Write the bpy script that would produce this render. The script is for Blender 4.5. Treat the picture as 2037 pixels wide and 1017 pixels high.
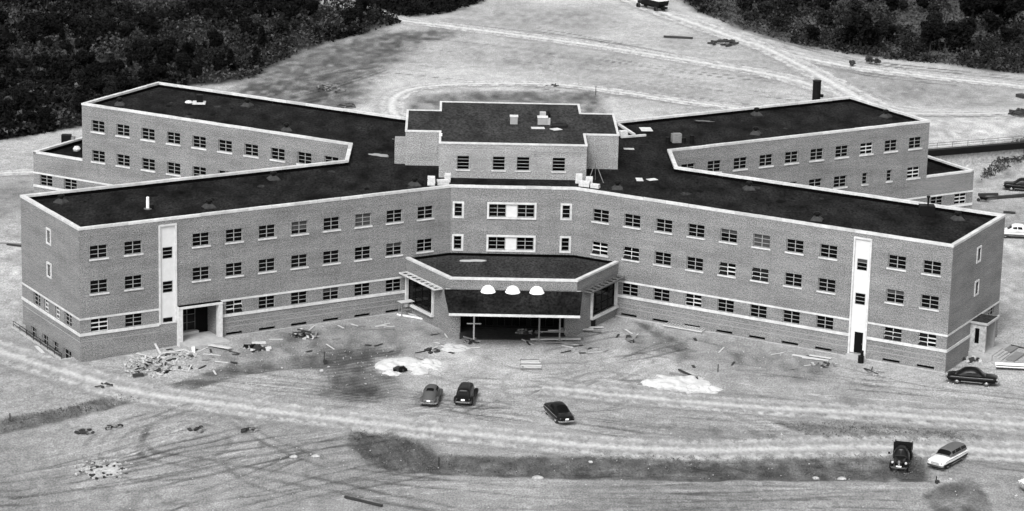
import bpy, bmesh, math, random
import numpy as np
from mathutils import Vector, Matrix
for o in list(bpy.data.objects): bpy.data.objects.remove(o)
scene = bpy.context.scene
COL = scene.collection
R = math.radians
random.seed(7)
# ------------------------------------------------------------------ camera
CAM = np.array([-7.70815, -305.69655, 87.23196])
PITCH, YAW, ROLL, FPX = 0.2602, 0.0253, 0.0257, 5768.77
PW, PH = 2037.0, 1017.0
_cp, _sp, _cy, _sy = math.cos(PITCH), math.sin(PITCH), math.cos(YAW), math.sin(YAW)
FWD = np.array([_sy*_cp, _cy*_cp, -_sp]); _rt = np.array([_cy, -_sy, 0.0]); _up = np.cross(_rt, FWD)
RIGHT = math.cos(ROLL)*_rt + math.sin(ROLL)*_up
UP = -math.sin(ROLL)*_rt + math.cos(ROLL)*_up
cam_data = bpy.data.cameras.new("camera"); cam = bpy.data.objects.new("camera", cam_data); COL.objects.link(cam)
cam_data.sensor_width = 36.0; cam_data.lens = FPX/PW*36.0
cam_data.clip_start = 1.0; cam_data.clip_end = 6000.0
cam.matrix_world = Matrix(((RIGHT[0], UP[0], -FWD[0], CAM[0]), (RIGHT[1], UP[1], -FWD[1], CAM[1]), (RIGHT[2], UP[2], -FWD[2], CAM[2]), (0, 0, 0, 1)))
scene.camera = cam
# ------------------------------------------------------------------ light (bright hazy day, sun from the left front)
SUN_EL, SUN_AZ = R(48), R(-158)          # azimuth measured from +Y towards +X
world = bpy.data.worlds.new("World"); scene.world = world; world.use_nodes = True
wn = world.node_tree; wn.nodes.clear()
sky = wn.nodes.new('ShaderNodeTexSky'); sky.sky_type = 'NISHITA'; sky.sun_disc = False
sky.sun_elevation = SUN_EL; sky.sun_rotation = SUN_AZ; sky.air_density = 1.0; sky.dust_density = 3.0
bw = wn.nodes.new('ShaderNodeRGBToBW'); bg = wn.nodes.new('ShaderNodeBackground'); wo = wn.nodes.new('ShaderNodeOutputWorld')
bg.inputs['Strength'].default_value = 0.115
wn.links.new(sky.outputs[0], bw.inputs[0]); wn.links.new(bw.outputs[0], bg.inputs[0]); wn.links.new(bg.outputs[0], wo.inputs[0])
sl = bpy.data.lights.new("sun", 'SUN'); sl.energy = 0.75; sl.angle = R(18); sl.color = (1.0, 1.0, 1.0)
sun = bpy.data.objects.new("sun", sl); COL.objects.link(sun)
_d = Vector((math.sin(SUN_AZ)*math.cos(SUN_EL), math.cos(SUN_AZ)*math.cos(SUN_EL), math.sin(SUN_EL)))
sun.rotation_euler = _d.to_track_quat('Z', 'Y').to_euler(); sun.location = _d*200
vs = scene.view_settings; vs.view_transform = 'Standard'; vs.look = 'None'; vs.gamma = 1.0; vs.exposure = 1.6; vs.use_curve_mapping = False

# ------------------------------------------------------------------ pixel -> place
def ray(px, py):
    d = FWD*FPX + RIGHT*(px-PW/2) - UP*(py-PH/2)
    return d/np.linalg.norm(d)
def atz(px, py, z=0.0):
    d = ray(px, py); t = (z-CAM[2])/d[2]; q = CAM+t*d
    return (float(q[0]), float(q[1]))
def sstep(a, b, v): 
    t = np.clip((v-a)/(b-a), 0, 1); return t*t*(3-2*t)
_NL = {}
def vnoise(x, y, scale, seed):
    if seed not in _NL: _NL[seed] = np.random.RandomState(seed).rand(64, 64)
    g = _NL[seed]; x = np.asarray(x, float)/scale; y = np.asarray(y, float)/scale
    ix = np.floor(x).astype(int); iy = np.floor(y).astype(int); fx = x-ix; fy = y-iy
    fx = fx*fx*(3-2*fx); fy = fy*fy*(3-2*fy)
    a = g[ix % 64, iy % 64]; b = g[(ix+1) % 64, iy % 64]; c = g[ix % 64, (iy+1) % 64]; d = g[(ix+1) % 64, (iy+1) % 64]
    return (a*(1-fx)+b*fx)*(1-fy)+(c*(1-fx)+d*fx)*fy-0.5
C30, S30 = math.cos(R(30)), math.sin(R(30))
def gz(x, y, fine=True):
    x = np.asarray(x, float); y = np.asarray(y, float)
    h = -0.62*sstep(28, 46, -x) + 0.0*y
    h = h + 0.10*vnoise(x, y, 9.0, 3)
    # raised yard behind the retaining wall and the bank at its foot
    dp = -.399*(x-57.05)+.917*(y-68.7); h = h+2.7*sstep(.1, 1.2, dp)*(1-sstep(12, 40, dp))*sstep(44, 52, x)+1.1*sstep(-5.5, -.3, dp)*(1-sstep(-.3, .1, dp))*sstep(58, 66, x)
    # areaway pit along the left end wall
    e = np.array([-S30, C30]); n = np.array([-C30, -S30])
    s = (x+44.3)*e[0]+(y+21.67)*e[1]; t = (x+44.3)*n[0]+(y+21.67)*n[1]
    h = np.where((s > 1.75) & (s < 14.75) & (t > -0.6) & (t < 1.25), -2.3, h)
    return h
def gp(px, py):
    x, y = atz(px, py, 0)
    for _ in range(3): x, y = atz(px, py, float(gz(x, y)))
    return x, y, float(gz(x, y))

# ------------------------------------------------------------------ mesh builder
class MB:
    def __init__(s): s.v = []; s.f = []; s.uv = None
    def add(s, vs_, fs):
        b = len(s.v); s.v += [tuple(q) for q in vs_]; s.f += [tuple(i+b for i in f) for f in fs]
    def box(s, c, d, rz=0.0, m=None):
        hx, hy, hz = d[0]/2, d[1]/2, d[2]/2; cr, sr = math.cos(rz), math.sin(rz); vs_ = []
        for z in (-hz, hz):
            for x, y in ((-hx, -hy), (hx, -hy), (hx, hy), (-hx, hy)):
                q = Vector((x*cr-y*sr, x*sr+y*cr, z))
                if m is not None: q = m @ Vector((x, y, z))
                vs_.append((c[0]+q[0], c[1]+q[1], c[2]+q[2]))
        s.add(vs_, [(3, 2, 1, 0), (4, 5, 6, 7), (0, 1, 5, 4), (1, 2, 6, 5), (2, 3, 7, 6), (3, 0, 4, 7)])
        return s
    def bar(s, a, b, w, h=None):
        a = Vector(a); b = Vector(b); d = b-a; L = d.length
        q = d.to_track_quat('X', 'Z').to_matrix(); s.box((a+b)/2, (L, w, h or w), m=q); return s
    def rings(s, rs, cap=True, closed=True):
        n = len(rs[0]); b = len(s.v)
        for r in rs: s.v += [tuple(q) for q in r]
        for i in range(len(rs)-1):
            for j in range(n if closed else n-1):
                k = (j+1) % n
                s.f.append((b+i*n+j, b+i*n+k, b+(i+1)*n+k, b+(i+1)*n+j))
        if cap:
            s.f.append(tuple(b+j for j in range(n))[::-1]); s.f.append(tuple(b+(len(rs)-1)*n+j for j in range(n)))
        return s
    def lathe(s, prof, c, axis='z', n=14):
        rs = []
        for r, z in prof:
            ring = []
            for k in range(n):
                a = 2*math.pi*k/n; x, y = r*math.cos(a), r*math.sin(a)
                ring.append((c[0]+x, c[1]+y, c[2]+z) if axis == 'z' else ((c[0]+x, c[1]-z, c[2]+y) if axis == 'y' else (c[0]+z, c[1]+x, c[2]+y)))
            rs.append(ring)
        return s.rings(rs)
    def tube(s, pts, r, n=8):
        for a, b in zip(pts[:-1], pts[1:]):
            a = Vector(a); b = Vector(b); q = (b-a).to_track_quat('Z', 'Y').to_matrix()
            s.rings([[p+q @ Vector((r*math.cos(2*math.pi*k/n), r*math.sin(2*math.pi*k/n), 0)) for k in range(n)] for p in (a, b)])
        return s
    def mesh(s, name):
        m = bpy.data.meshes.new(name); m.from_pydata(s.v, [], s.f); m.update()
        return m
    def build(s, name, mat, parent=None, smooth=False, fixn=True):
        m = s.mesh(name)
        if fixn:
            bm = bmesh.new(); bm.from_mesh(m); bmesh.ops.recalc_face_normals(bm, faces=bm.faces); bm.to_mesh(m); bm.free()
        if smooth:
            for p in m.polygons: p.use_smooth = True
        m.materials.append(mat)
        return link(name, m, parent)
def link(name, m, parent=None, loc=None, rot=None):
    o = bpy.data.objects.new(name, m); COL.objects.link(o)
    if parent is not None: o.parent = parent
    if loc is not None: o.location = loc
    if rot is not None: o.rotation_euler = rot
    return o
def tag(o, label=None, cat=None, group=None, kind=None):
    if label: o['label'] = label
    if cat: o['category'] = cat
    if group: o['group'] = group
    if kind: o['kind'] = kind
    return o
def thing(name, label, cat, loc=(0, 0, 0), rz=0.0, group=None):
    o = link(name, None, None, loc, (0, 0, rz)); o.empty_display_size = 0.3
    return tag(o, label, cat, group)
def copy_tree(o, parent=None):
    c = o.copy(); COL.objects.link(c); c.parent = parent
    for ch in o.children: copy_tree(ch, c)
    return c

# ------------------------------------------------------------------ materials (a black and white world: neutral greys)
def nodes_of(m): 
    m.use_nodes = True; return m.node_tree, m.node_tree.nodes, m.node_tree.links
def mat(name, g, rough=0.8, var=0.0, scale=4.0, metal=0.0, bump=0.0, bscale=30.0, coord='obj', var2=0.0, scale2=0.6, spec=None, stretch=None):
    m = bpy.data.materials.new(name); nt, N, L = nodes_of(m)
    b = N['Principled BSDF']; b.inputs['Roughness'].default_value = rough; b.inputs['Metallic'].default_value = metal
    b.inputs['Base Color'].default_value = (g, g, g, 1)
    if spec is not None: b.inputs['Specular IOR Level'].default_value = spec
    tc = N.new('ShaderNodeTexCoord'); src = tc.outputs['Object']
    if coord == 'world':
        ge = N.new('ShaderNodeNewGeometry'); src = ge.outputs['Position']
    if stretch:
        mp = N.new('ShaderNodeMapping'); mp.inputs['Scale'].default_value = stretch; L.new(src, mp.inputs[0]); src = mp.outputs[0]
    val = None
    for vv, sc, det in ((var, scale, 3.0), (var2, scale2, 4.0)):
        if vv <= 0: continue
        nz = N.new('ShaderNodeTexNoise'); nz.inputs['Scale'].default_value = sc; nz.inputs['Detail'].default_value = det; nz.inputs['Roughness'].default_value = 0.65
        L.new(src, nz.inputs['Vector'])
        mr = N.new('ShaderNodeMapRange'); mr.inputs[1].default_value = 0.3; mr.inputs[2].default_value = 0.7
        mr.inputs[3].default_value = 1-vv; mr.inputs[4].default_value = 1+vv; mr.clamp = False
        L.new(nz.outputs[0], mr.inputs[0])
        if val is None: val = mr.outputs[0]
        else:
            mu = N.new('ShaderNodeMath'); mu.operation = 'MULTIPLY'; L.new(val, mu.inputs[0]); L.new(mr.outputs[0], mu.inputs[1]); val = mu.outputs[0]
    if val is not None:
        mu = N.new('ShaderNodeMath'); mu.operation = 'MULTIPLY'; mu.inputs[1].default_value = g; mu.use_clamp = True
        L.new(val, mu.inputs[0]); cc = N.new('ShaderNodeCombineColor')
        for i in range(3): L.new(mu.outputs[0], cc.inputs[i])
        L.new(cc.outputs[0], b.inputs['Base Color'])
    if bump > 0:
        nb = N.new('ShaderNodeTexNoise'); nb.inputs['Scale'].default_value = bscale; nb.inputs['Detail'].default_value = 4; L.new(src, nb.inputs['Vector'])
        bp = N.new('ShaderNodeBump'); bp.inputs['Strength'].default_value = bump; bp.inputs['Distance'].default_value = 0.05
        L.new(nb.outputs[0], bp.inputs['Height']); L.new(bp.outputs[0], b.inputs['Normal'])
    return m
def brick_mat(name, g, lo=0.62, hi=1.3):
    m = bpy.data.materials.new(name); nt, N, L = nodes_of(m); b = N['Principled BSDF']; b.inputs['Roughness'].default_value = 0.9
    b.inputs['Specular IOR Level'].default_value = 0.2
    uv = N.new('ShaderNodeUVMap'); uv.uv_map = 'uv'
    br = N.new('ShaderNodeTexBrick'); br.inputs['Scale'].default_value = 1.0
    br.inputs['Brick Width'].default_value = 0.215; br.inputs['Row Height'].default_value = 0.075; br.inputs['Mortar Size'].default_value = 0.006
    br.inputs['Color1'].default_value = (g*lo,)*3+(1,); br.inputs['Color2'].default_value = (g*hi,)*3+(1,); br.inputs['Mortar'].default_value = (g*1.15,)*3+(1,)
    L.new(uv.outputs[0], br.inputs['Vector'])
    n1 = N.new('ShaderNodeTexNoise'); n1.inputs['Scale'].default_value = 10.0; n1.inputs['Detail'].default_value = 1; L.new(uv.outputs[0], n1.inputs['Vector'])
    n2 = N.new('ShaderNodeTexNoise'); n2.inputs['Scale'].default_value = 0.35; n2.inputs['Detail'].default_value = 5
    mp = N.new('ShaderNodeMapping'); mp.inputs['Scale'].default_value = (0.5, 2.2, 1); L.new(uv.outputs[0], mp.inputs[0]); L.new(mp.outputs[0], n2.inputs['Vector'])
    def mr(src, a, c):
        q = N.new('ShaderNodeMapRange'); q.inputs[1].default_value = .25; q.inputs[2].default_value = .75; q.inputs[3].default_value = a; q.inputs[4].default_value = c; q.clamp = False
        L.new(src, q.inputs[0]); return q.outputs[0]
    mu = N.new('ShaderNodeMath'); mu.operation = 'MULTIPLY'; L.new(mr(n1.outputs[0], .32, 1.68), mu.inputs[0]); L.new(mr(n2.outputs[0], .78, 1.22), mu.inputs[1])
    for sc_, st_, a_, c_ in ((1.0, (.25, 7.0, 1), .90, 1.10), (1.0, (1.6, .16, 1), .92, 1.08)):
        n3 = N.new('ShaderNodeTexNoise'); n3.inputs['Scale'].default_value = sc_; n3.inputs['Detail'].default_value = 3
        m3 = N.new('ShaderNodeMapping'); m3.inputs['Scale'].default_value = st_; L.new(uv.outputs[0], m3.inputs[0]); L.new(m3.outputs[0], n3.inputs['Vector'])
        mo = mu; mu = N.new('ShaderNodeMath'); mu.operation = 'MULTIPLY'; L.new(mo.outputs[0], mu.inputs[0]); L.new(mr(n3.outputs[0], a_, c_), mu.inputs[1])
    mx = N.new('ShaderNodeVectorMath'); mx.operation = 'SCALE'; L.new(br.outputs[0], mx.inputs[0]); L.new(mu.outputs[0], mx.inputs['Scale'])
    L.new(mx.outputs[0], b.inputs['Base Color'])
    bp = N.new('ShaderNodeBump'); bp.inputs['Strength'].default_value = 0.3; bp.inputs['Distance'].default_value = 0.01; L.new(br.outputs[1], bp.inputs['Height']); L.new(bp.outputs[0], b.inputs['Normal'])
    return m
M = {}
M['brick'] = brick_mat('brick', 0.160, .8, 1.16)
M['brick_light'] = brick_mat('penthouse_brick', 0.225, .85, 1.12)
M['stone'] = mat('limestone', 0.45, .75, .16, 3.0, coord='world', var2=.16)
M['stone_b'] = mat('limestone_grey', 0.38, .75, .16, 3.0, coord='world', var2=.16)
M['panel'] = mat('white_panel', 0.50, .6, .06, 1.5, coord='world')
M['tar'] = mat('roof_tar', 0.0095, .95, .95, 4.0, coord='world', var2=.85, scale2=.4, spec=.04, stretch=(1, .45, 1))
M['flash'] = mat('tar_flashing', 0.002, .9, .2, 2.0, coord='world', spec=.03)
M['gravelroof'] = mat('gravel_roof', 0.026, .95, .8, 4.0, coord='world', var2=.5, scale2=.4, spec=.05, stretch=(1, .45, 1))
M['glass'] = mat('window_glass', 0.002, .08, spec=.12)
M['blind'] = mat('window_blind', 0.045, .3, .3, 2.0, spec=.15)
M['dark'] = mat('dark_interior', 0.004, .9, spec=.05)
M['steel'] = mat('window_steel', 0.26, .5, .15, 3.0)
M['whitesash'] = mat('white_sash', 0.5, .5)
M['concrete'] = mat('concrete', 0.30, .85, .15, 2.0, coord='world', var2=.15)
M['cream'] = mat('porch_render', 0.23, .8, .12, 2.0, coord='world')
M['wood'] = mat('sawn_wood', 0.42, .8, .2, 3.0, stretch=(.3, 4, 4))
M['oldwood'] = mat('weathered_wood', 0.15, .85, .35, 3.0, stretch=(.3, 4, 4))
M['darkwood'] = mat('wet_wood', 0.015, .8, .4, 3.0)
M['rubble'] = mat('rubble', 0.30, .9, .4, 3.0)
M['metal'] = mat('galvanised_metal', 0.09, .6, .3, 4.0, spec=.2)
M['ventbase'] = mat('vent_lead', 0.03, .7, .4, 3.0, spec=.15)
M['blackmetal'] = mat('black_steel', 0.004, .6, .3, 3.0, spec=.12)
M['whitemetal'] = mat('white_metal', 0.75, .5)
M['dome'] = mat('skylight_plastic', 0.88, .25)
M['carton'] = mat('pale_block', 0.48, .9, .2, 5.0)
M['sand'] = mat('sand', 0.41, .95, .14, 2.0, coord='world', bump=.2, bscale=3)
M['bark'] = mat('bark', 0.008, .9, .3, 6)
M['tyre'] = mat('tyre_rubber', 0.012, .8)
M['chrome'] = mat('chrome', 0.75, .18, metal=1.0)
M['lamp'] = mat('lamp_glass', 0.4, .15)
M['carglass'] = mat('car_glass', 0.004, .1, spec=.07)
def paint(name, g, rough=.28): return mat(name, g, rough, .12, 3.0, spec=.16 if g < .05 else .35)
M['black'] = paint('black_paint', 0.003, .3); M['greypaint'] = paint('grey_paint', 0.05, .45); M['white'] = paint('white_paint', 0.62); M['dkgrey'] = paint('dark_roof_paint', 0.075, .5)
def leaf_mat(name, g):
    m = mat(name, g, .8, .6, .5, spec=.05, coord='world'); return m
M['leafdark'] = leaf_mat('dark_foliage', 0.006); M['leafmid'] = leaf_mat('mid_foliage', 0.015); M['leaflight'] = leaf_mat('light_foliage', 0.050)
M['weed'] = leaf_mat('weed', 0.085)

# ------------------------------------------------------------------ ground
def poly_sd(x, y, poly):
    d = np.full(x.shape, 1e9); ins = np.zeros(x.shape, bool); n = len(poly)
    for i in range(n):
        ax, ay = poly[i]; bx, by = poly[(i+1) % n]
        ex, ey = bx-ax, by-ay; t = np.clip(((x-ax)*ex+(y-ay)*ey)/(ex*ex+ey*ey+1e-9), 0, 1)
        d = np.minimum(d, np.hypot(x-ax-t*ex, y-ay-t*ey))
        c = ((ay > y) != (by > y)) & (x < (bx-ax)*(y-ay)/(by-ay+1e-12)+ax); ins ^= c
    return np.where(ins, -d, d)
def line_d(x, y, pts):
    P = np.array(pts); mk = (x > P[:, 0].min()-4) & (x < P[:, 0].max()+4) & (y > P[:, 1].min()-5) & (y < P[:, 1].max()+5)
    out = np.full(x.shape, 1e9)
    if mk.any(): out[mk] = _line_d(x[mk], y[mk], pts)
    return out
def _line_d(x, y, pts):
    d = np.full(x.shape, 1e9)
    for (ax, ay), (bx, by) in zip(pts[:-1], pts[1:]):
        ex, ey = bx-ax, by-ay; t = np.clip(((x-ax)*ex+(y-ay)*ey)/(ex*ex+ey*ey+1e-9), 0, 1)
        d = np.minimum(d, np.hypot(x-ax-t*ex, y-ay-t*ey))
    return d
def px_poly(pts): return [atz(a, b) for a, b in pts]
def smooth_line(pts, k=8):
    out = []; n = len(pts)
    for i in range(n-1):
        p0, p1, p2, p3 = pts[max(i-1, 0)], pts[i], pts[i+1], pts[min(i+2, n-1)]
        for j in range(k):
            t = j/k
            out.append(tuple(0.5*((2*p1[c])+(-p0[c]+p2[c])*t+(2*p0[c]-5*p1[c]+4*p2[c]-p3[c])*t*t+(-p0[c]+3*p1[c]-3*p2[c]+p3[c])*t**3) for c in (0, 1)))
    out.append(tuple(pts[-1])); return out

WOOD_L = [(-30, -30), (-30, 275), (60, 262), (165, 244), (240, 230), (330, 172), (430, 162), (505, 152), (560, 122), (650, 86), (745, 62), (800, 46), (740, 26), (700, 14), (672, -30)]
WOOD_T = [(684, -30), (712, 8), (800, 36), (880, 30), (960, 6), (985, -30)]
WOOD_R = [(1310, -30), (1390, 28), (1480, 62), (1560, 84), (1660, 104), (1760, 118), (1860, 128), (1960, 140), (2060, 150), (2060, -30)]
# (outline in photo pixels, albedo, strength, soft edge in m)
PATCH = [
 ([(0, 822), (180, 787), (240, 779), (292, 788), (150, 820), (60, 838), (0, 850)], .12, .85, 1.0),
 ([(310, 768), (470, 722), (640, 704), (800, 688), (802, 702), (650, 730), (560, 736), (480, 746), (390, 774)], .115, .9, 1.0),
 ([(640, 700), (770, 696), (790, 740), (760, 790), (700, 800), (625, 780), (645, 740)], .135, .9, 1.8),
 ([(690, 850), (800, 862), (868, 905), (1000, 909), (1300, 907), (1700, 902), (1835, 908), (1850, 955), (1700, 958), (1300, 956), (900, 944), (800, 938), (740, 928), (700, 890)], .085, .92, .9),
 ([(700, 848), (800, 858), (860, 905), (880, 930), (800, 945), (730, 925)], .10, .55, 1.5),
 ([(1540, 842), (1700, 838), (1980, 866), (1900, 880), (1740, 882), (1600, 868)], .16, .8, 1.6),
 ([(1330, 850), (1430, 838), (1600, 874), (1540, 886), (1400, 892)], .19, .75, 2.0),
 ([(1840, 982), (1870, 962), (1925, 948), (1940, 958), (1962, 985), (1985, 1040), (1870, 1040)], .13, .85, .7),
 ([(560, 650), (800, 632), (900, 660), (860, 700), (640, 706), (470, 730), (380, 720)], .22, .8, 3.0),
 ([(1230, 640), (1420, 680), (1690, 725), (1600, 760), (1450, 730), (1300, 720), (1200, 690)], .24, .75, 3.0),
 ([(1260, 636), (1300, 644), (1375, 695), (1345, 700)], .13, .7, 1.0),  # shadow streak in front of the right wing, painted into the ground albedo
 ([(1450, 760), (1880, 790), (1980, 830), (1500, 825)], .27, .5, 4.0),
 ([(800, 785), (1090, 790), (1250, 800), (1240, 830), (900, 830)], .27, .6, 5.0),
 ([(120, 900), (900, 960), (1000, 1030), (100, 1030), (0, 960)], .28, .6, 9.0),
 ([(380, 260), (480, 158), (560, 120), (650, 88), (760, 62), (880, 56), (905, 66), (830, 92), (770, 130), (745, 170), (725, 205), (640, 225), (560, 235)], .125, .97, 3.5),
 ([(815, 205), (830, 188), (900, 181), (1180, 181), (1225, 240), (1150, 235), (815, 235)], .17, .85, 1.4),
 ([(830, 192), (1000, 190), (1180, 188), (1185, 196), (1000, 200), (835, 204)], .13, .6, 1.2),
 ([(900, 95), (1060, 80), (1250, 115), (1180, 150), (960, 130)], .24, .6, 10.0),
 ([(960, 20), (1200, 12), (1260, 50), (1140, 62), (980, 48)], .24, .6, 8.0),
 ([(1630, 128), (1800, 150), (2040, 180), (2040, 225), (1900, 215), (1700, 190)], .24, .6, 8.0),
 ([(1480, 150), (1600, 140), (1590, 165), (1500, 175)], .22, .4, 6.0),
 ([(1940, 368), (2050, 332), (2050, 290), (2005, 302), (1950, 338)], .17, .9, 1.6),
 ([(0, 360), (40, 350), (75, 372), (40, 410), (0, 420)], .15, .6, 3.0),
 ([(1420, 60), (1500, 88), (1640, 120), (1560, 122), (1460, 100)], .30, .3, 5.0),
 ([(740, 712), (840, 708), (892, 722), (870, 748), (790, 750), (735, 735)], .60, .35, 1.0),
 ([(1282, 752), (1330, 728), (1450, 768), (1430, 785), (1300, 775)], .60, .5, 1.2),
 ([(840, 690), (900, 676), (960, 690), (960, 712), (900, 722), (850, 705)], .50, .6, 1.6),
 ([(0, 470), (50, 480), (52, 590), (0, 600)], .58, .7, 2.5),
 ([(1180, 700), (1300, 690), (1400, 720), (1300, 745), (1200, 740)], .46, .5, 4.0),
 ([(1998, 480), (2040, 470), (2040, 660), (1998, 600)], .52, .7, 3.0),
 ([(1850, 262), (2040, 240), (2040, 325), (1940, 350), (1850, 320)], .52, .7, 3.0),
]
TRACKS = [([(0, 965), (200, 945), (420, 905), (640, 870)], .35, .28), ([(0, 995), (260, 975), (480, 930), (700, 880)], .35, .28), ([(290, 860), (275, 890), (310, 915), (400, 930), (700, 985), (900, 1030)], .5, .28),
 ([(300, 840), (390, 815), (460, 838), (520, 880), (640, 930)], .4, .3), ([(330, 1020), (460, 970), (600, 915)], .3, .3), ([(700, 950), (1000, 985), (1300, 1000), (1700, 990)], .35, .3),
 ([(1200, 770), (1400, 800), (1560, 850), (1660, 880)], .4, .46), ([(1180, 782), (1380, 812), (1540, 862), (1640, 890)], .4, .46), ([(1380, 790), (1600, 812), (1850, 842), (2037, 870)], .5, .28), ([(1340, 830), (1480, 840), (1640, 848), (1900, 878)], .3, .24),
 ([(930, 885), (1020, 892), (1090, 905)], .3, .22), ([(1060, 60), (1200, 85), (1400, 128), (1600, 172)], .35, .25), ([(1560, 95), (1640, 150), (1740, 205)], .4, .27), ([(1540, 96), (1615, 150), (1700, 196)], .4, .27),
 ([(1490, 65), (1700, 122), (1900, 146), (2037, 160)], .5, .09), ([(1560, 112), (1720, 150), (1900, 170)], .5, .13), ([(600, 205), (650, 195), (690, 185)], .8, .12), ([(610, 160), (670, 150), (740, 140)], .5, .18), ([(880, 48), (1000, 62), (1160, 82), (1340, 112)], .5, .16)]
def build_ground():
    def axis(lo, hi, st, lo2, hi2, st2, far):
        a = list(np.arange(lo, hi, st))
        v = hi
        while v < hi2: a.append(v); v += st2
        s = st2
        while v < far: a.append(v); s *= 1.35; v += s
        v = lo-st2
        b = []
        while v > lo2: b.append(v); v -= st2
        s = st2
        while v > -far: b.append(v); s *= 1.35; v -= s
        return np.array(b[::-1]+a)
    X = axis(-62, 75, .24, -112, 115, .9, 2500); Y = axis(-71, 62, .32, -76, 225, .8, 2500)
    gx, gy = np.meshgrid(X, Y); x = gx.ravel(); y = gy.ravel()
    z = gz(x, y) + .05*vnoise(x, y, 1.7, 11) + .03*vnoise(x, y, .7, 12)
    wx = x + 1.6*vnoise(x, y, 4, 21) + .7*vnoise(x, y, 1.3, 22); wy = y + 2.6*vnoise(x, y, 5, 23) + 1.1*vnoise(x, y, 1.6, 24)
    base = .195+.05*sstep(-52, -34, y)+.07*sstep(20, 90, y)
    alb = base*(1 + .36*vnoise(x, y*.8, 16, 5) + .24*vnoise(x, y*.5, 5, 6) + .20*vnoise(x*.5, y, 1.4, 7) + .30*vnoise(x, y*.7, .5, 8))
    for pts, a, k, soft in PATCH:
        crisp = soft < 1.1; pp = px_poly(pts); PP = np.array(pp); mk = (x > PP[:, 0].min()-soft-4) & (x < PP[:, 0].max()+soft+4) & (y > PP[:, 1].min()-soft-5) & (y < PP[:, 1].max()+soft+5); w = np.zeros(x.shape)
        w[mk] = k*sstep(soft*(.5 if crisp else 1), -soft*(.5 if crisp else 1), poly_sd((x+.35*(wx-x) if crisp else wx)[mk], (y+.35*(wy-y) if crisp else wy)[mk], pp))
        w = np.clip(w*(1+.9*vnoise(x, y*.6, 1.1, 31)), 0, 1)
        alb = alb*(1-w)+.66*a*w*(1+.8*vnoise(x, y*.5, .9, 32)+.5*vnoise(x, y*.4, 2.6, 33))
        if a < .2: z = z-.10*w
    lx, ly = x+.25*vnoise(x, y, 4, 44)+.2*vnoise(x, y, 6, 41), y+.5*vnoise(x, y, 4, 45)+.4*vnoise(x, y, 6, 42); n3, n46 = vnoise(x, y, 3, 43), vnoise(x, y, 3, 46)
    def stroke(ln, hw, st, b0, tone, dig=0.0, cap=.85):
        P = np.array(ln); ix = np.nonzero((lx > P[:, 0].min()-1) & (lx < P[:, 0].max()+1) & (ly > P[:, 1].min()-1) & (ly < P[:, 1].max()+1))[0]
        if len(ix) == 0: return
        d = _line_d(lx[ix], ly[ix], ln); w = np.clip(st*sstep(hw, hw*.35, d)*(b0+1.3*n46[ix]+.35), 0, cap)
        t_ = alb[ix]; t_ = np.minimum(tone, t_*.42) if tone < .2 else np.minimum(tone, t_*1.55); alb[ix] = alb[ix]*(1-w)+t_*w; z[ix] -= dig*w
    for pts, hw, a in TRACKS:
        ln = smooth_line(px_poly(pts), 5)
        for off in (0., 2.4): stroke([(a_, b_+off) for a_, b_ in ln], hw, .7, .5, .5*a if a < .35 else .75*a)
    # ribbed crawler-tread ground
    for poly, (a, b), sp in (([(692, 850), (800, 862), (872, 905), (880, 935), (800, 942), (735, 928), (700, 890)], ((700, 850), (760, 940)), .75), ([(640, 698), (775, 694), (795, 740), (765, 792), (700, 802), (622, 782), (645, 740)], ((640, 760), (780, 740)), .9)):
        pp = px_poly(poly); A0, B0 = np.array(atz(*a)), np.array(atz(*b)); u = (B0-A0)/np.linalg.norm(B0-A0); nn = np.array([-u[1], u[0]])
        w = sstep(1.2, -1.2, poly_sd(wx, wy, pp))*np.clip(.75+1.2*vnoise(x, y, 2.5, 72), 0, 1.2); rib = np.sin(6.283*((x*nn[0]+y*nn[1])/sp+.5*vnoise(x, y, 5, 71)))
        alb = alb*(1-.25*w)*(1+.24*w*rib); z = z+.035*w*rib
    rs = np.random.RandomState(8)
    fam = []
    for k in range(26): fam.append((rs.uniform(-80, 480), rs.uniform(880, 1040), rs.uniform(250, 620), rs.uniform(-.26, -.12), rs.uniform(-14, 14)))
    for k in range(22): q = rs.uniform(-60, 1500); fam.append((q, 712+.105*q+rs.uniform(-30, 40), rs.uniform(350, 800), rs.uniform(.08, .14), rs.uniform(-12, 12)))
    for k in range(44): fam.append((rs.uniform(1120, 1900), rs.uniform(690, 900), rs.uniform(250, 700), rs.uniform(.03, .24), rs.uniform(-14, 14)))
    for k in range(26): fam.append((rs.uniform(750, 1700), rs.uniform(50, 190), rs.uniform(250, 600), rs.uniform(.06, .17), rs.uniform(-6, 8)))
    for k in range(14): fam.append((rs.uniform(700, 1500), rs.uniform(950, 1030), rs.uniform(300, 700), rs.uniform(-.06, .06), rs.uniform(-10, 14)))
    for k in range(30): fam.append((rs.uniform(560, 1250), rs.uniform(690, 820), rs.uniform(120, 300), rs.uniform(-.2, .25), rs.uniform(-30, 30)))
    for k in range(10): fam.append((rs.uniform(430, 640), rs.uniform(140, 230), rs.uniform(80, 220), rs.uniform(-.3, -.1), rs.uniform(-8, 8)))
    for px, py, L, sl_, cv in fam:
        ln = smooth_line(px_poly([(px, py), (px+L/3, py+sl_*L/3+cv*.8), (px+2*L/3, py+sl_*L*2/3+cv), (px+L, py+sl_*L)]), 6)
        dark = rs.rand() < .68; st = rs.uniform(.3, .75); hw = rs.uniform(.16, .34); two = rs.rand() < .5; b0 = rs.uniform(.25, .6)
        for off in ((0, 2.1) if two else (0,)):
            stroke([(a_, b_+off) for a_, b_ in ln], hw, st, b0, .075 if dark else .34, .05*dark)
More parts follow.
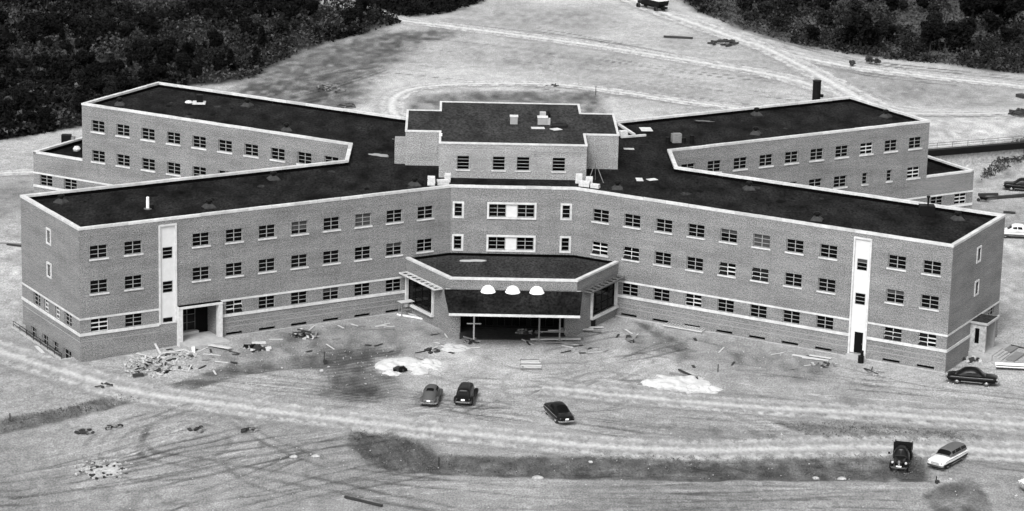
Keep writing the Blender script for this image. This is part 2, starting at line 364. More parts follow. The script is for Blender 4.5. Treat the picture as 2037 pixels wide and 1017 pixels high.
    for cx, cy, rr in ((345, 880, 5.2), (345, 880, 6.9), (345, 882, 8.2), (640, 905, 9.0), (1130, 770, 6.5)):   # turning circles
        cx_, cy_ = atz(cx, cy); d = abs(np.hypot(x-cx_, (y-cy_)*.8)-rr); an = np.arctan2(y-cy_, x-cx_); w = np.clip(.55*sstep(.4, .12, d)*(.5+1.6*vnoise(an*3+20, rr+an*0, 1.0, 47)+.8*vnoise(x, y, 2, 48)), 0, .8); alb = alb*(1-w)+.085*w
    rs = np.random.RandomState(5)
    for k in range(24):     # faint single tyre marks all over the cleared earth
        px, py = rs.uniform(-50, 2080), rs.choice([rs.uniform(640, 1030), rs.uniform(60, 260)])
        L = rs.uniform(120, 420); sl = rs.uniform(-.28, .28); cv = rs.uniform(-40, 40)
        stroke(smooth_line(px_poly([(px, py), (px+L/2, py+sl*L/2+cv*.25), (px+L, py+sl*L)]), 5), .34, rs.uniform(.18, .45), .4, .09 if rs.rand() < .7 else .34)
    veg = np.zeros(x.shape)
    for poly in (WOOD_L, WOOD_T, WOOD_R):
        veg = np.maximum(veg, sstep(2.0, -2.0, poly_sd(wx, wy, px_poly(poly))))
    right = x > 30
    va = np.where(right, .062, .018)*(1+1.5*vnoise(x, y*.5, 9, 51)+.8*vnoise(x, y*.5, 2.2, 52))
    alb = alb*(1-veg)+va*veg
    # weedy fringe beyond the upper right road and far country
    fr = sstep(40, 60, x)*sstep(150, 165, y)*(1-veg)*.45; alb = alb*(1-fr)+.13*fr
    far = sstep(210, 260, y)+sstep(130, 200, abs(x)); far = np.clip(far, 0, 1); alb = alb*(1-far)+.03*far
    alb = np.clip(alb, .01, .8)
    nx, ny = len(X), len(Y); me = bpy.data.meshes.new('ground')
    me.vertices.add(nx*ny); me.vertices.foreach_set('co', np.stack([x, y, z], 1).ravel())
    i = np.arange((nx-1)*(ny-1)); r = i//(nx-1); c = i % (nx-1); a = r*nx+c
    idx = np.stack([a, a+1, a+nx+1, a+nx], 1).ravel().astype(np.int32)
    me.loops.add(len(idx)); me.loops.foreach_set('vertex_index', idx)
    me.polygons.add(len(i)); me.polygons.foreach_set('loop_start', (np.arange(len(i))*4).astype(np.int32)); me.polygons.foreach_set('loop_total', np.full(len(i), 4, np.int32))
    me.update(); me.validate()
    at = me.attributes.new('alb', 'FLOAT', 'POINT'); at.data.foreach_set('value', alb.astype(np.float32))
    me.polygons.foreach_set('use_smooth', np.ones(len(i), bool))
    m = bpy.data.materials.new('bare_earth'); nt, N, L = nodes_of(m); b = N['Principled BSDF']; b.inputs['Roughness'].default_value = .95; b.inputs['Specular IOR Level'].default_value = .1
    A = N.new('ShaderNodeAttribute'); A.attribute_name = 'alb'; ge = N.new('ShaderNodeNewGeometry')
    val = A.outputs['Fac']
    for sc, lo, hi, st in ((2.6, .86, 1.14, (.6, .7, 1)), (.5, .90, 1.10, (1, .6, 1)), (6.0, .58, 1.42, (1, .5, 1))):
        mp = N.new('ShaderNodeMapping'); mp.inputs['Scale'].default_value = st; L.new(ge.outputs['Position'], mp.inputs[0])
        nz = N.new('ShaderNodeTexNoise'); nz.inputs['Scale'].default_value = sc; nz.inputs['Detail'].default_value = 3; nz.inputs['Roughness'].default_value = .7; L.new(mp.outputs[0], nz.inputs['Vector'])
        mr = N.new('ShaderNodeMapRange'); mr.inputs[1].default_value = .3; mr.inputs[2].default_value = .7; mr.inputs[3].default_value = lo; mr.inputs[4].default_value = hi; mr.clamp = False; L.new(nz.outputs[0], mr.inputs[0])
        mu = N.new('ShaderNodeMath'); mu.operation = 'MULTIPLY'; L.new(val, mu.inputs[0]); L.new(mr.outputs[0], mu.inputs[1]); val = mu.outputs[0]
    cc = N.new('ShaderNodeCombineColor')
    for k in range(3): L.new(val, cc.inputs[k])
    L.new(cc.outputs[0], b.inputs['Base Color'])
    nb = N.new('ShaderNodeTexNoise'); nb.inputs['Scale'].default_value = 4.5; nb.inputs['Detail'].default_value = 5; nb.inputs['Roughness'].default_value = .75; L.new(ge.outputs['Position'], nb.inputs['Vector'])
    bp = N.new('ShaderNodeBump'); bp.inputs['Strength'].default_value = .35; bp.inputs['Distance'].default_value = .12; L.new(nb.outputs[0], bp.inputs['Height']); L.new(bp.outputs[0], b.inputs['Normal'])
    me.materials.append(m)
    tag(link('ground', me), kind='structure')
build_ground()

# ------------------------------------------------------------------ dirt roads (ribbons with ragged, fading edges)
def road_mat(tone0, nm):
    m = bpy.data.materials.new(nm); nt, N, L = nodes_of(m); b = N['Principled BSDF']; b.inputs['Roughness'].default_value = .95; b.inputs['Specular IOR Level'].default_value = .1
    out = N['Material Output']; ge = N.new('ShaderNodeNewGeometry'); A = N.new('ShaderNodeAttribute'); A.attribute_name = 'across'
    mp = N.new('ShaderNodeMapping'); mp.inputs['Scale'].default_value = (1, .45, 1); L.new(ge.outputs['Position'], mp.inputs[0])
    nz = N.new('ShaderNodeTexNoise'); nz.inputs['Scale'].default_value = .8; nz.inputs['Detail'].default_value = 6; nz.inputs['Roughness'].default_value = .7; L.new(mp.outputs[0], nz.inputs['Vector'])
    n2 = N.new('ShaderNodeTexNoise'); n2.inputs['Scale'].default_value = 3.4; n2.inputs['Detail'].default_value = 4; n2.inputs['Roughness'].default_value = .7; L.new(mp.outputs[0], n2.inputs['Vector'])
    # opacity: 1 in the middle, ragged to 0 at the edge
    def math_(op, a, bb):
        q = N.new('ShaderNodeMath'); q.operation = op
        for i, v in enumerate((a, bb)):
            if isinstance(v, (int, float)): q.inputs[i].default_value = v
            else: L.new(v, q.inputs[i])
        return q.outputs[0]
    ab = math_('ABSOLUTE', A.outputs['Fac'], 0)
    ed = math_('ADD', ab, math_('MULTIPLY', math_('SUBTRACT', nz.outputs[0], .5), 2.2))
    mr = N.new('ShaderNodeMapRange'); mr.interpolation_type = 'SMOOTHSTEP'; mr.inputs[1].default_value = 1.05; mr.inputs[2].default_value = -.05; mr.inputs[3].default_value = 0; mr.inputs[4].default_value = .95; L.new(ed, mr.inputs[0])
    em = N.new('ShaderNodeMapRange'); em.inputs[1].default_value = 1.0; em.inputs[2].default_value = .45; L.new(ab, em.inputs[0])
    op = math_('MULTIPLY', mr.outputs[0], em.outputs[0])
    # wheel ruts along the road
    rut = math_('COSINE', math_('MULTIPLY', math_('ADD', A.outputs['Fac'], math_('MULTIPLY', math_('SUBTRACT', nz.outputs[0], .5), .35)), 15.0), 0)
    tone = math_('ADD', tone0, math_('MULTIPLY', rut, .07))
    tone = math_('MULTIPLY', tone, math_('ADD', .35, math_('MULTIPLY', n2.outputs[0], 1.3)))
    cc = N.new('ShaderNodeCombineColor')
    for k in range(3): L.new(tone, cc.inputs[k])
    L.new(cc.outputs[0], b.inputs['Base Color'])
    bp = N.new('ShaderNodeBump'); bp.inputs['Strength'].default_value = .4; bp.inputs['Distance'].default_value = .1; L.new(n2.outputs[0], bp.inputs['Height']); L.new(bp.outputs[0], b.inputs['Normal'])
    tr = N.new('ShaderNodeBsdfTransparent'); mx = N.new('ShaderNodeMixShader'); L.new(op, mx.inputs[0]); L.new(tr.outputs[0], mx.inputs[1]); L.new(b.outputs[0], mx.inputs[2]); L.new(mx.outputs[0], out.inputs['Surface'])
    return m
M['road'] = road_mat(.335, 'front_dirt_road'); M['road_far'] = road_mat(.42, 'far_dirt_road')
def road(pts, w0, w1, lift=.07):
    c = smooth_line([atz(a, b) for a, b in pts], 14); n = len(c); NA = 12; V = []; F = []; U = []
    for i, (x, y) in enumerate(c):
        a = c[max(i-1, 0)]; b = c[min(i+1, n-1)]; t = np.array([b[0]-a[0], b[1]-a[1]]); t /= np.linalg.norm(t)+1e-9; nn = np.array([-t[1], t[0]])
        w = w0+(w1-w0)*i/(n-1)
        for j in range(NA+1):
            u = -1+2*j/NA; q = np.array([x, y])+nn*u*w
            V.append((q[0], q[1], float(gz(q[0], q[1]))+lift+.03)); U.append(u)
    for i in range(n-1):
        for j in range(NA): F.append((i*(NA+1)+j, i*(NA+1)+j+1, (i+1)*(NA+1)+j+1, (i+1)*(NA+1)+j))
    me = bpy.data.meshes.new('dirt_road'); me.from_pydata(V, [], F); me.materials.append(M['road_far' if pts[0][1] < 400 else 'road'])
    at = me.attributes.new('across', 'FLOAT', 'POINT'); at.data.foreach_set('value', np.array(U, np.float32))
    return tag(link('dirt_road', me), kind='structure')
road([(-60, 670), (120, 728), (300, 782), (520, 816), (760, 846), (1000, 872), (1200, 890), (1400, 897), (1600, 893), (1800, 890), (2080, 905)], 5.2, 6.2)
road([(1080, 772), (1250, 790), (1500, 812), (1760, 826), (2080, 850)], 4.6, 5.6, .09)
road([(640, 2), (720, 20), (800, 42), (900, 54), (1100, 80), (1300, 110), (1450, 135), (1570, 158), (1680, 190), (1800, 222), (2080, 262)], 4.4, 5.6)
road([(1215, -25), (1290, 15), (1400, 55), (1500, 90), (1580, 112), (1700, 136), (1850, 154), (2080, 178)], 5.0, 4.6, .11)
road([(1500, 88), (1580, 125), (1660, 170), (1740, 212), (1850, 245), (2080, 262)], 4.0, 6.5, .13)
road([(800, 250), (782, 222), (784, 198), (815, 180), (880, 171), (1000, 167), (1130, 171), (1250, 187), (1380, 206), (1500, 222)], 3.6, 3.6, .09)
road([(-40, 340), (20, 336), (90, 334)], 3.0, 3.0, .09)

# ------------------------------------------------------------------ hospital building
HB = thing('hospital_building', 'large X-shaped three-storey brick hospital with flat dark roofs and white copings', 'building')
ZP, ZR = 13.57, 12.97                # coping top, roof
XA, LW, W1, W2 = 6.76, 43.35, 15.60, 15.74
A_ = (XA, 0.0); B_ = (44.30, -21.67); C_ = (52.10, -8.16); N1 = (18.64, 11.16); N2 = (18.49, 19.60); D_ = (51.47, 38.65); E_ = (43.60, 52.28)
F2 = (8.0, 31.73)
RP = [A_, B_, C_, N1, N2, D_, E_, F2]                               # right half, counter-clockwise
OUT = RP + [(-x, y) for x, y in RP[::-1]]                            # closed outline
def offset_poly(poly, d):
    n = len(poly); out = []
    for i in range(n):
        p0, p1, p2 = Vector(poly[i-1]), Vector(poly[i]), Vector(poly[(i+1) % n])
        e1 = (p1-p0).normalized(); e2 = (p2-p1).normalized(); n1 = Vector((e1[1], -e1[0])); n2 = Vector((e2[1], -e2[0]))
        m = n1+n2; k = d*2/max(m.dot(m), 1e-6)
        out.append((p1[0]+m[0]*k, p1[1]+m[1]*k))
    return out
def uv_for(o):
    me = o.data; me.uv_layers.new(name='uv'); uvl = me.uv_layers['uv'].data
    for p in me.polygons:
        n = p.normal
        for li in p.loop_indices:
            v = me.vertices[me.loops[li].vertex_index].co
            if abs(n.z) > .7: uvl[li].uv = (v.x, v.y)
            else: 
                t = Vector((-n.y, n.x)).normalized(); uvl[li].uv = (v.x*t[0]+v.y*t[1], v.z)
def wall(p0, p1, z0, z1, openings, m, parent, depth=.3, name='wall'):
    """brick wall from p0 to p1 (outside on the right of the direction), with real openings"""
    p0 = Vector(p0); p1 = Vector(p1); L = (p1-p0).length; d = (p1-p0)/L; n = Vector((d[1], -d[0]))
    ss = sorted({0.0, L}|{s for o in openings for s in o[:2]}); zs = sorted({z0, z1}|{z for o in openings for z in o[2:4]})
    mb = MB()
    def P(s, z, t=0.0): q = p0+d*s-n*t; return (q[0], q[1], z)
    for i in range(len(ss)-1):
        for j in range(len(zs)-1):
            sm, zm = (ss[i]+ss[i+1])/2, (zs[j]+zs[j+1])/2
            if any(o[0] < sm < o[1] and o[2] < zm < o[3] for o in openings): continue
            mb.add([P(ss[i], zs[j]), P(ss[i+1], zs[j]), P(ss[i+1], zs[j+1]), P(ss[i], zs[j+1])], [(0, 1, 2, 3)])
    for o in openings:
        a, b, c, e = o[:4]; dp = o[4] if len(o) > 4 else depth
        for q in ([(a, c), (b, c)], [(b, c), (b, e)], [(b, e), (a, e)], [(a, e), (a, c)]):
            mb.add([P(*q[0]), P(*q[1]), P(q[1][0], q[1][1], dp), P(q[0][0], q[0][1], dp)], [(3, 2, 1, 0)])
    o = mb.build(name, m, parent, fixn=False); uv_for(o); return o
# window prototypes (origin at the opening's lower centre, x along the wall, -y outwards)
_wm = {}
def sash_mesh(w, h, cols, rows, m, bar=.06):
    key = (round(w, 2), round(h, 2), cols, rows, m.name, bar)
    if key not in _wm:
        mb = MB(); t = .05
        mb.box((0, 0, t/2), (w, .08, t)); mb.box((0, 0, h-t/2), (w, .08, t))
        for s in (-1, 1): mb.box((s*(w/2-t/2), 0, h/2), (t, .078, h-2*t))
        for k in range(1, cols): mb.box((-w/2+w*k/cols, 0, h/2), (.075, .076, h-2*t))
        for k in range(1, rows): mb.box((0, -.004, h*k/rows), (w-2*t, .07, bar))
        me = mb.mesh('window'); me.materials.append(m); _wm[key] = me
    return _wm[key]
def box_mesh(name, d, m):
    key = (name,)+tuple(round(v, 3) for v in d)+(m.name,)
    if key not in _wm:
        mb = MB(); mb.box((0, 0, 0), d); me = mb.mesh(name); me.materials.append(m); _wm[key] = me
    return _wm[key]
pane_left = [300]; spare = MB()
wrng = random.Random(11)
def window(p0, d, s, z, w, h, cols=2, rows=3, sill=True, inset=.19, op=False, frame=None, surround=False, single=True, sillh=.16):
    """steel window in a wall starting at p0 with unit direction d (outside = right)"""
    n = Vector((d[1], -d[0])); c = Vector(p0)+Vector(d)*s-n*inset; rz = math.atan2(d[1], d[0])
    fr = frame or (M['whitesash'] if op else M['steel']); bar_ = .12 if op else .045
    o = link('window', sash_mesh(w, h, cols, rows, fr, bar_), HB, (c[0], c[1], z), (0, 0, rz))
    if op: o['label'] = 'steel window with pale sashes tilted open'
    pw, ph = w/cols-.03, h/rows-.02; wsel = wrng.random(); wrow = wrng.choice((0, 1, 2, 2))
    for i in range(cols):
        for j in range(rows):
            x = -w/2+w*(i+.5)/cols; zz = h*(j+.5)/rows
            if single and pane_left[0] > 0:
                pane_left[0] -= 1
                tilt = 0.0
                if op and (op is True or (i, j) in op): tilt = R(wrng.uniform(7, 14))
                q = link('pane', box_mesh('pane', (pw, .015, ph), M['blind'] if (wsel < .18 and j >= wrow) else M['glass']), o, (x, .012 - (math.sin(tilt)*ph/2), zz+(1-math.cos(tilt))*ph/2), (-(tilt) if tilt else R(wrng.uniform(-.8, .8)), 0, 0 if tilt else R(wrng.uniform(-.8, .8))))
            else:
                g = Matrix.Rotation(rz+R(wrng.uniform(-.8, .8)), 3, 'Z'); ctr = Vector((c[0], c[1], z))+Matrix.Rotation(rz, 3, 'Z') @ Vector((x, .012, zz))
                spare.box(ctr, (pw, .015, ph), m=g)
    if sill: link('sill', box_mesh('sill', (w+.22, .40, sillh), M['stone']), o, (0, -inset+.08, -sillh/2+.0))
    if surround:
        mb = MB(); t = .20; y = -inset+.03
        mb.box((0, y, -t/2), (w+2*t, .22, t)); mb.box((0, y, h+t/2), (w+2*t, .22, t))
        for sx in (-1, 1): mb.box((sx*(w/2+t/2), y, h/2), (t, .218, h))
        mb.build('surround', M['stone'], o)
    return o
def belt(p0, d, s0, s1, z0, z1, proud, name='belt_course', m=None):
    n = Vector((d[1], -d[0])); c = Vector(p0)+Vector(d)*((s0+s1)/2)+n*(proud/2-.04)
    mb = MB(); mb.box((0, 0, 0), (abs(s1-s0), proud+.08, z1-z0)); o = mb.build(name, m or M['stone'], HB)
    o.location = (c[0], c[1], (z0+z1)/2); o.rotation_euler = (0, 0, math.atan2(d[1], d[0])); return o
ZB = -2.4
MOD = [3.15+3.804*k for k in range(11)]
Z3, Z2, Z1 = 10.17, 6.51, 2.46
WW, WH = 1.92, 1.38
# --- front wings
for side in (1, -1):
    if side == 1: p0 = Vector(A_); d = Vector((C30, -S30)); sof = lambda s: s
    else: p0 = Vector((-B_[0], B_[1])); d = Vector((C30, S30)); sof = lambda s: LW-s
    ops = []; wins = []
    openset = {(1, 1, 2), (1, 5, 2), (1, 9, 1), (-1, 10, 1)}
    halfopen = {(1, 4, 2): {(0, 0), (0, 1), (0, 2)}, (1, 10, 1): {(0, 0), (0, 1), (0, 2)}, (1, 3, 1): {(0, 1), (0, 2)}, (-1, 6, 1): {(0, 0), (1, 1), (0, 2), (1, 0)}, (1, 0, 2): {(0, 0)}}
    for k in range(11):
        if k == 8: continue
        for fl, z in ((3, Z3), (2, Z2), (1, Z1)):
            if fl == 1 and (k == 0 or (side == -1 and k == 7)): continue
            s = sof(MOD[k]); h = WH if fl > 1 else 1.36
            ops.append((s-WW/2, s+WW/2, z, z+h)); wins.append((s, z, h, fl, k))
        if k >= 1 and not (side == -1 and (k >= 7)):
            s = sof(MOD[k]); ops.append((s-.95, s+.95, .12, .42, .3))
    # stair bay and entrance recess
    sb = sof(MOD[8]); ops.append((sb-.84, sb+.84, .5 if side == 1 else 2.3, 12.70, .06))
    if side == -1: ops.append((LW-32.2, LW-27.95, .10, 3.72, 2.4))
    wall(p0, p0+d*LW, ZB, ZP-.25, ops, M['brick'], HB)
    for s, z, h, fl, k in wins:
        op = (side, k, fl) in openset or halfopen.get((side, k, fl), False)
        window(p0, d, s, z, WW, h, op=op, sill=fl > 1, inset=.19)
    for k in range(1, 11):
        if k == 8 or (side == -1 and k >= 7): continue
        s = sof(MOD[k]); n = Vector((d[1], -d[0])); c = p0+d*s-n*.28
        link('basement_vent', box_mesh('basement_vent', (1.9, .03, .3), M['dark']), HB, (c[0], c[1], .27), (0, 0, math.atan2(d[1], d[0])))
    # belts, string courses and base course
    gaps1 = [(0, LW)]; sa, sc = sb-1.0, sb+1.0
    segs = [(0, sa), (sc, LW)] if side == 1 else [(0, sa), (sc, LW)]
    for a, b in segs:
        if side == -1 and a > 5:   # right of the left stair bay: entrance canopy interrupts
            belt(p0, d, LW-27.55, b, 3.85, 4.05, .05); belt(p0, d, LW-27.55, b, 2.16, 2.46, .09)
        else:
            belt(p0, d, a, b, 3.85, 4.05, .05); belt(p0, d, a, b, 2.16, 2.46, .09)
    for zz in (1.52, .98):
        for a, b in segs:
            if side == -1 and a > 5: a = LW-27.5
            if side == -1 and a == 0 and zz < 1.2: continue
            belt(p0, d, a+.05, b-.05, zz, zz+.07, .012, 'string_course', M['cream'])
    belt(p0, d, .02, LW-.02, -.35, .07, .16, 'base_course', M['concrete']) if side == 1 else belt(p0, d, LW-27.4, LW-.02, -.35, .07, .16, 'base_course', M['concrete'])
    # stair bay
    n = Vector((d[1], -d[0])); rz = math.atan2(d[1], d[0]); c = p0+d*sb
    zb = .5 if side == 1 else 2.3
    zw = [(9.40, 1.25), (5.72, 1.25)] if side == 1 else [(9.25, 1.25), (5.62, 1.25), (2.42, .55)]
    pn = MB()                      # panel pieces between the stair windows
    edges = []; prev = zb if side == -1 else 2.75
    for z, h in sorted(zw):
        edges.append((prev, z)); prev = z+h
    edges.append((prev, 12.7))
    for a, b in edges:
        if b-a > .02: pn.box((0, 0, (a+b)/2), (1.68, .05, b-a))
    wf = 1.15
    for z, h in zw:
        for sx in (-1, 1): pn.box((sx*(wf/2+(1.68-wf)/4), 0, z+h/2), ((1.68-wf)/2, .048, h))
    o = pn.build('stair_panel', M['panel'], HB); q = c-n*.05; o.location = (q[0], q[1], 0); o.rotation_euler = (0, 0, rz)
    fr = MB()
    for sx in (-1, 1): fr.box((sx*.92, 0, (zb+12.75)/2), (.17, .2, 12.75-zb))
    fr.box((0, 0, 12.83), (2.01, .22, .17))
    o = fr.build('stair_surround', M['stone'], HB); q = c+n*.05; o.location = (q[0], q[1], 0); o.rotation_euler = (0, 0, rz)
    for z, h in zw: window(p0, d, sb, z, wf, h, 1, 3 if h > 1 else 1, sill=False, inset=.06)
    if side == 1:
        # side door at the foot of the stair
        wl = MB(); wl.box((-.62, 0, 1.62), (.44, .05, 2.25)); wl.box((.70, 0, 1.62), (.28, .05, 2.25)); o = wl.build('door_wall', M['panel'], HB); q = c-n*.05; o.location = (q[0], q[1], 0); o.rotation_euler = (0, 0, rz)
        dr = MB(); dr.box((0, 0, 1.62), (1.0, .05, 2.25)); o = dr.build('door', M['dark'], HB); q = c+d*.08-n*.12; o.location = (q[0], q[1], 0); o.rotation_euler = (0, 0, rz)
        hd = MB(); hd.box((.36, -.05, 1.5), (.05, .06, .14)); hd.build('handle', M['metal'], o)
        st = MB(); st.box((0, 0, 0), (1.9, 1.0, .48)); o = st.build('door_step', M['concrete'], HB); q = c+n*.5; o.location = (q[0], q[1], .14); o.rotation_euler = (0, 0, rz)
        pg = MB()
        for sx in (-1, 1): pg.box((sx*.92, 0, .25), (.17, .2, .55))
        o = pg.build('pilaster_foot', M['stone'], HB); q = c+n*.05; o.location = (q[0], q[1], 0); o.rotation_euler = (0, 0, rz)
# --- left entrance portal
p0 = Vector((-B_[0], B_[1])); d = Vector((C30, S30)); n = Vector((d[1], -d[0])); rz = math.atan2(d[1], d[0])
def onwing(s, out, z): q = p0+d*s+n*out; return (q[0], q[1], z)
sl_, sr_ = LW-32.55, LW-27.6
for s in (sl_+.2, sr_-.2):
    mb = MB(); mb.box((0, 0, 0), (.45, .6, 4.3)); o = mb.build('portal_pier', M['stone'], HB); o.location = onwing(s, .22, 1.62); o.rotation_euler = (0, 0, rz)
mb = MB(); mb.box((0, 0, 0), (sr_-sl_+.04, .66, .24)); o = mb.build('portal_canopy', M['stone'], HB); o.location = onwing((sl_+sr_)/2, .24, 3.89); o.rotation_euler = (0, 0, rz)
mb = MB(); mb.box((0, 0, 0), (sr_-sl_-.1, .5, .05)); mb.build('tar_top', M['flash'], o).location = (0, .03, .145)
mb = MB(); mb.box((0, 0, 0), (sr_-sl_-.1, 4.4, .5)); o = mb.build('porch_floor', M['concrete'], HB); o.location = onwing((sl_+sr_)/2, .3, .0); o.rotation_euler = (0, 0, rz)
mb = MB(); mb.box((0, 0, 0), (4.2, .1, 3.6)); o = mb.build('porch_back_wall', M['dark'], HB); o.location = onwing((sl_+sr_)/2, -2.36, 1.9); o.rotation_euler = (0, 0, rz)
window(p0, d, (sl_+sr_)/2-.35, .55, 1.9, 2.6, 2, 3, sill=False, inset=2.2, frame=M['metal'])
mb = MB(); mb.box((0, 0, 0), (2.2, .5, .3)); o = mb.build('door_sill', M['concrete'], HB); o.location = onwing((sl_+sr_)/2-.3, -1.95, .38); o.rotation_euler = (0, 0, rz)
# --- front wings: end walls
for side in (1, -1):
    if side == 1: q0, q1 = Vector(B_), Vector(C_)
    else: q0, q1 = Vector((-C_[0], C_[1])), Vector((-B_[0], B_[1]))
    L = (q1-q0).length; d = (q1-q0)/L; sof = (lambda s: s) if side == 1 else (lambda s: L-s)
    ops = []; ww = []
    for z, h in ((10.18, 1.35), (6.62, 1.25)): ops.append((sof(7.9)-.42, sof(7.9)+.42, z, z+h)); ww.append((sof(7.9), z, .84, h, 1, 3, True))
    if side == -1:
        for s, w in ((11.5, 1.9), (8.9, 1.2), (5.9, 1.2), (3.1, 1.9)): ops.append((sof(s)-w/2, sof(s)+w/2, Z1, Z1+1.36)); ww.append((sof(s), Z1, w, 1.36, 2, 3, False))
        for s, w in ((12.6, 1.5), (9.4, 1.6), (6.6, 1.5), (3.4, 2.0)): ops.append((sof(s)-w/2, sof(s)+w/2, -1.35, -.15)); ww.append((sof(s), -1.35, w, 1.2, 2, 2, False))
    else:
        s, w = 13.2, 1.9; ops.append((s-w/2, s+w/2, Z1, Z1+1.36)); ww.append((s, Z1, w, 1.36, 2, 3, False))
    wall(q0, q1, ZB, ZP-.25, ops, M['brick'], HB)
    for s, z, w, h, c, r, sur in ww: window(q0, d, s, z, w, h, c, r, sill=False, surround=sur, op=(side == -1 and z == Z1 and w < 1.5), single=False)
    belt(q0, d, -.04, L+.04, 3.853, 4.047, .047); belt(q0, d, -.08, L+.08, 2.163, 2.457, .087)
    if side == -1: belt(q0, d, 0, L, 1.52, 1.57, .012, 'string_course', M['concrete'])
# --- centre facade
p0 = Vector((-XA, 0)); d = Vector((1, 0)); ops = []; ww = []
for z, h in ((10.12, 1.46), (6.45, 1.46)):
    for xc in (-5.93, 5.80): ops.append((xc+XA-.42, xc+XA+.42, z, z+h)); ww.append((xc+XA, z, .84, h, 1, 3, True))
    xa, xb = -2.60, 2.36; ops.append((xa+XA, xb+XA, z, z+h))
wall(p0, (XA, 0), ZB, ZP-.25, ops, M['brick'], HB)
for s, z, w, h, c, r, sur in ww: window(p0, d, s, z, w, h, c, r, sill=False, surround=True, frame=M['steel'])
for z in (10.12, 6.45):
    for xc in (-1.68, 1.42): window(p0, d, xc+XA, z+.02, 1.84, 1.40, 2, 3, sill=False)
    mb = MB(); mb.box((0, 0, 0), (1.20, .06, 1.46)); o = mb.build('spandrel_panel', M['panel'], HB); o.location = (-.13, .10, z+.73)
    mb = MB(); t = .2; w = 4.96; h = 1.46
    mb.box((0, 0, -t/2), (w+2*t, .22, t)); mb.box((0, 0, h+t/2), (w+2*t, .22, t))
    for sx in (-1, 1): mb.box((sx*(w/2+t/2), 0, h/2), (t, .218, h))
    mb.build('surround', M['stone'], HB).location = (-.12, -.02, z)
# --- rear wings: courtyard walls, ends, annexes
for side in (1, -1):
    d0 = Vector((C30, S30))
    # wall from N2 to D and on along the annex (G)
    G_ = Vector(D_)+d0*7.52
    if side == 1: q0, q1 = Vector(N2), Vector(D_); d = d0; sof = lambda s: s
    else: q0, q1 = Vector((-D_[0], D_[1])), Vector((-N2[0], N2[1])); d = Vector((C30, -S30))
    L = (q1-q0).length
    if side == -1: sof = lambda s: L-s
    ops = []; ww = []
    for k in range(10):
        s3 = (36.0-3.72*k) if side == 1 else (35.7-3.70*k)
        if s3 < 1.5: continue
        ops.append((sof(s3)-.95, sof(s3)+.95, Z3+.1, Z3+1.48)); ww.append((sof(s3), Z3+.1, 1.9, (side == 1 and k == 2)))
        if side == 1 and k in (1, 2):
            ops.append((sof(s3)-.38, sof(s3)+.38, Z2+.05, Z2+1.43)); ww.append((sof(s3), Z2+.05, .76, False))
        else:
            ops.append((sof(s3)-.95, sof(s3)+.95, Z2+.05, Z2+1.43)); ww.append((sof(s3), Z2+.05, 1.9, side == 1 and k == 0))
    wall(q0, q1, ZB, ZP-.25, ops, M['brick'], HB)
    for s, z, w, op in ww: window(q0, d, s, z, w, 1.38, 2 if w > 1 else 1, 3, op=op, single=(op or (side == -1 and z > 10 and pane_left[0] > 0)), sillh=.18)
    belt(q0, d, 0, L, 3.85, 4.05, .05); belt(q0, d, 0, L, 2.16, 2.46, .09)
    # end wall, rear wall, notch and inner walls (plain brick)
    sgn = side
    def pm(p): return Vector((sgn*p[0], p[1]))
    for a, b in ((D_, E_), (E_, F2), (C_, N1), (N1, N2)):
        if sgn == 1: wall(pm(a), pm(b), ZB, ZP-.25, [], M['brick'], HB)
        else: wall(pm(b), pm(a), ZB, ZP-.25, [], M['brick'], HB)
    # annex
    n0 = Vector((-S30, C30)); G2 = G_+n0*W2
    za = 6.59
    aL = 7.52
    if side == 1: a0, a1 = Vector(D_), G_; sA = lambda s: s
    else: a0, a1 = pm(G_), pm(D_); sA = lambda s: aL-s
    dA = (a1-a0).normalized(); ops = [(sA(1.9)-.95, sA(1.9)+.95, Z1, Z1+1.36), (sA(5.6)-.95, sA(5.6)+.95, Z1, Z1+1.36)]
    wall(a0, a1, ZB, za-.22, ops, M['brick'], HB)
    for s in (1.9, 5.6): window(a0, dA, sA(s), Z1, 1.9, 1.36, sill=False, op=(side == 1 and s == 5.6), single=(side == 1 and s == 5.6))
    belt(a0, dA, 0, aL, 3.85, 4.05, .05); belt(a0, dA, 0, aL, 2.16, 2.46, .09)
    if side == 1: wall(G_, G2, ZB, za-.22, [], M['brick'], HB); wall(G2, pm(E_), ZB, za-.22, [], M['brick'], HB)
    else: wall(pm(G2), pm(G_), ZB, za-.22, [], M['brick'], HB); wall(pm(E_), pm(G2), ZB, za-.22, [], M['brick'], HB)
    # annex roof and coping (open towards the wing)
    ap = [pm(D_), pm(G_), pm(G2), pm(E_)]
    mb = MB(); mb.add([(q[0], q[1], 5.95) for q in ap], [(0, 1, 2, 3)]); mb.build('annex_roof', M['tar'], HB)
    for a, b in ((0, 1), (1, 2), (2, 3)):
        u = (ap[b]-ap[a]).normalized(); nn = Vector((u[1], -u[0]))*(1 if side == 1 else -1)
        cc = (ap[a]+ap[b])/2-nn*.19; Ls = (ap[b]-ap[a]).length
        ext = .05 if (a, b) != (1, 2) else 0
        mb = MB(); mb.box((0, 0, 0), (Ls+(.1 if (a, b) == (1, 2) else -.0), .48, .22)); o = mb.build('coping', M['stone'], HB); o.location = (cc[0], cc[1], za-.11+(.003 if (a, b) == (1, 2) else 0)); o.rotation_euler = (0, 0, math.atan2(u[1], u[0]))
        ci = (ap[a]+ap[b])/2-nn*.30; mb = MB(); mb.box((0, 0, 0), (Ls-.3, .2, .45)); o = mb.build('parapet_flashing', M['flash'], HB); o.location = (ci[0], ci[1], 6.14); o.rotation_euler = (0, 0, math.atan2(u[1], u[0]))
wall((F2[0], F2[1]), (-F2[0], F2[1]), ZB, ZP-.25, [], M['brick'], HB)
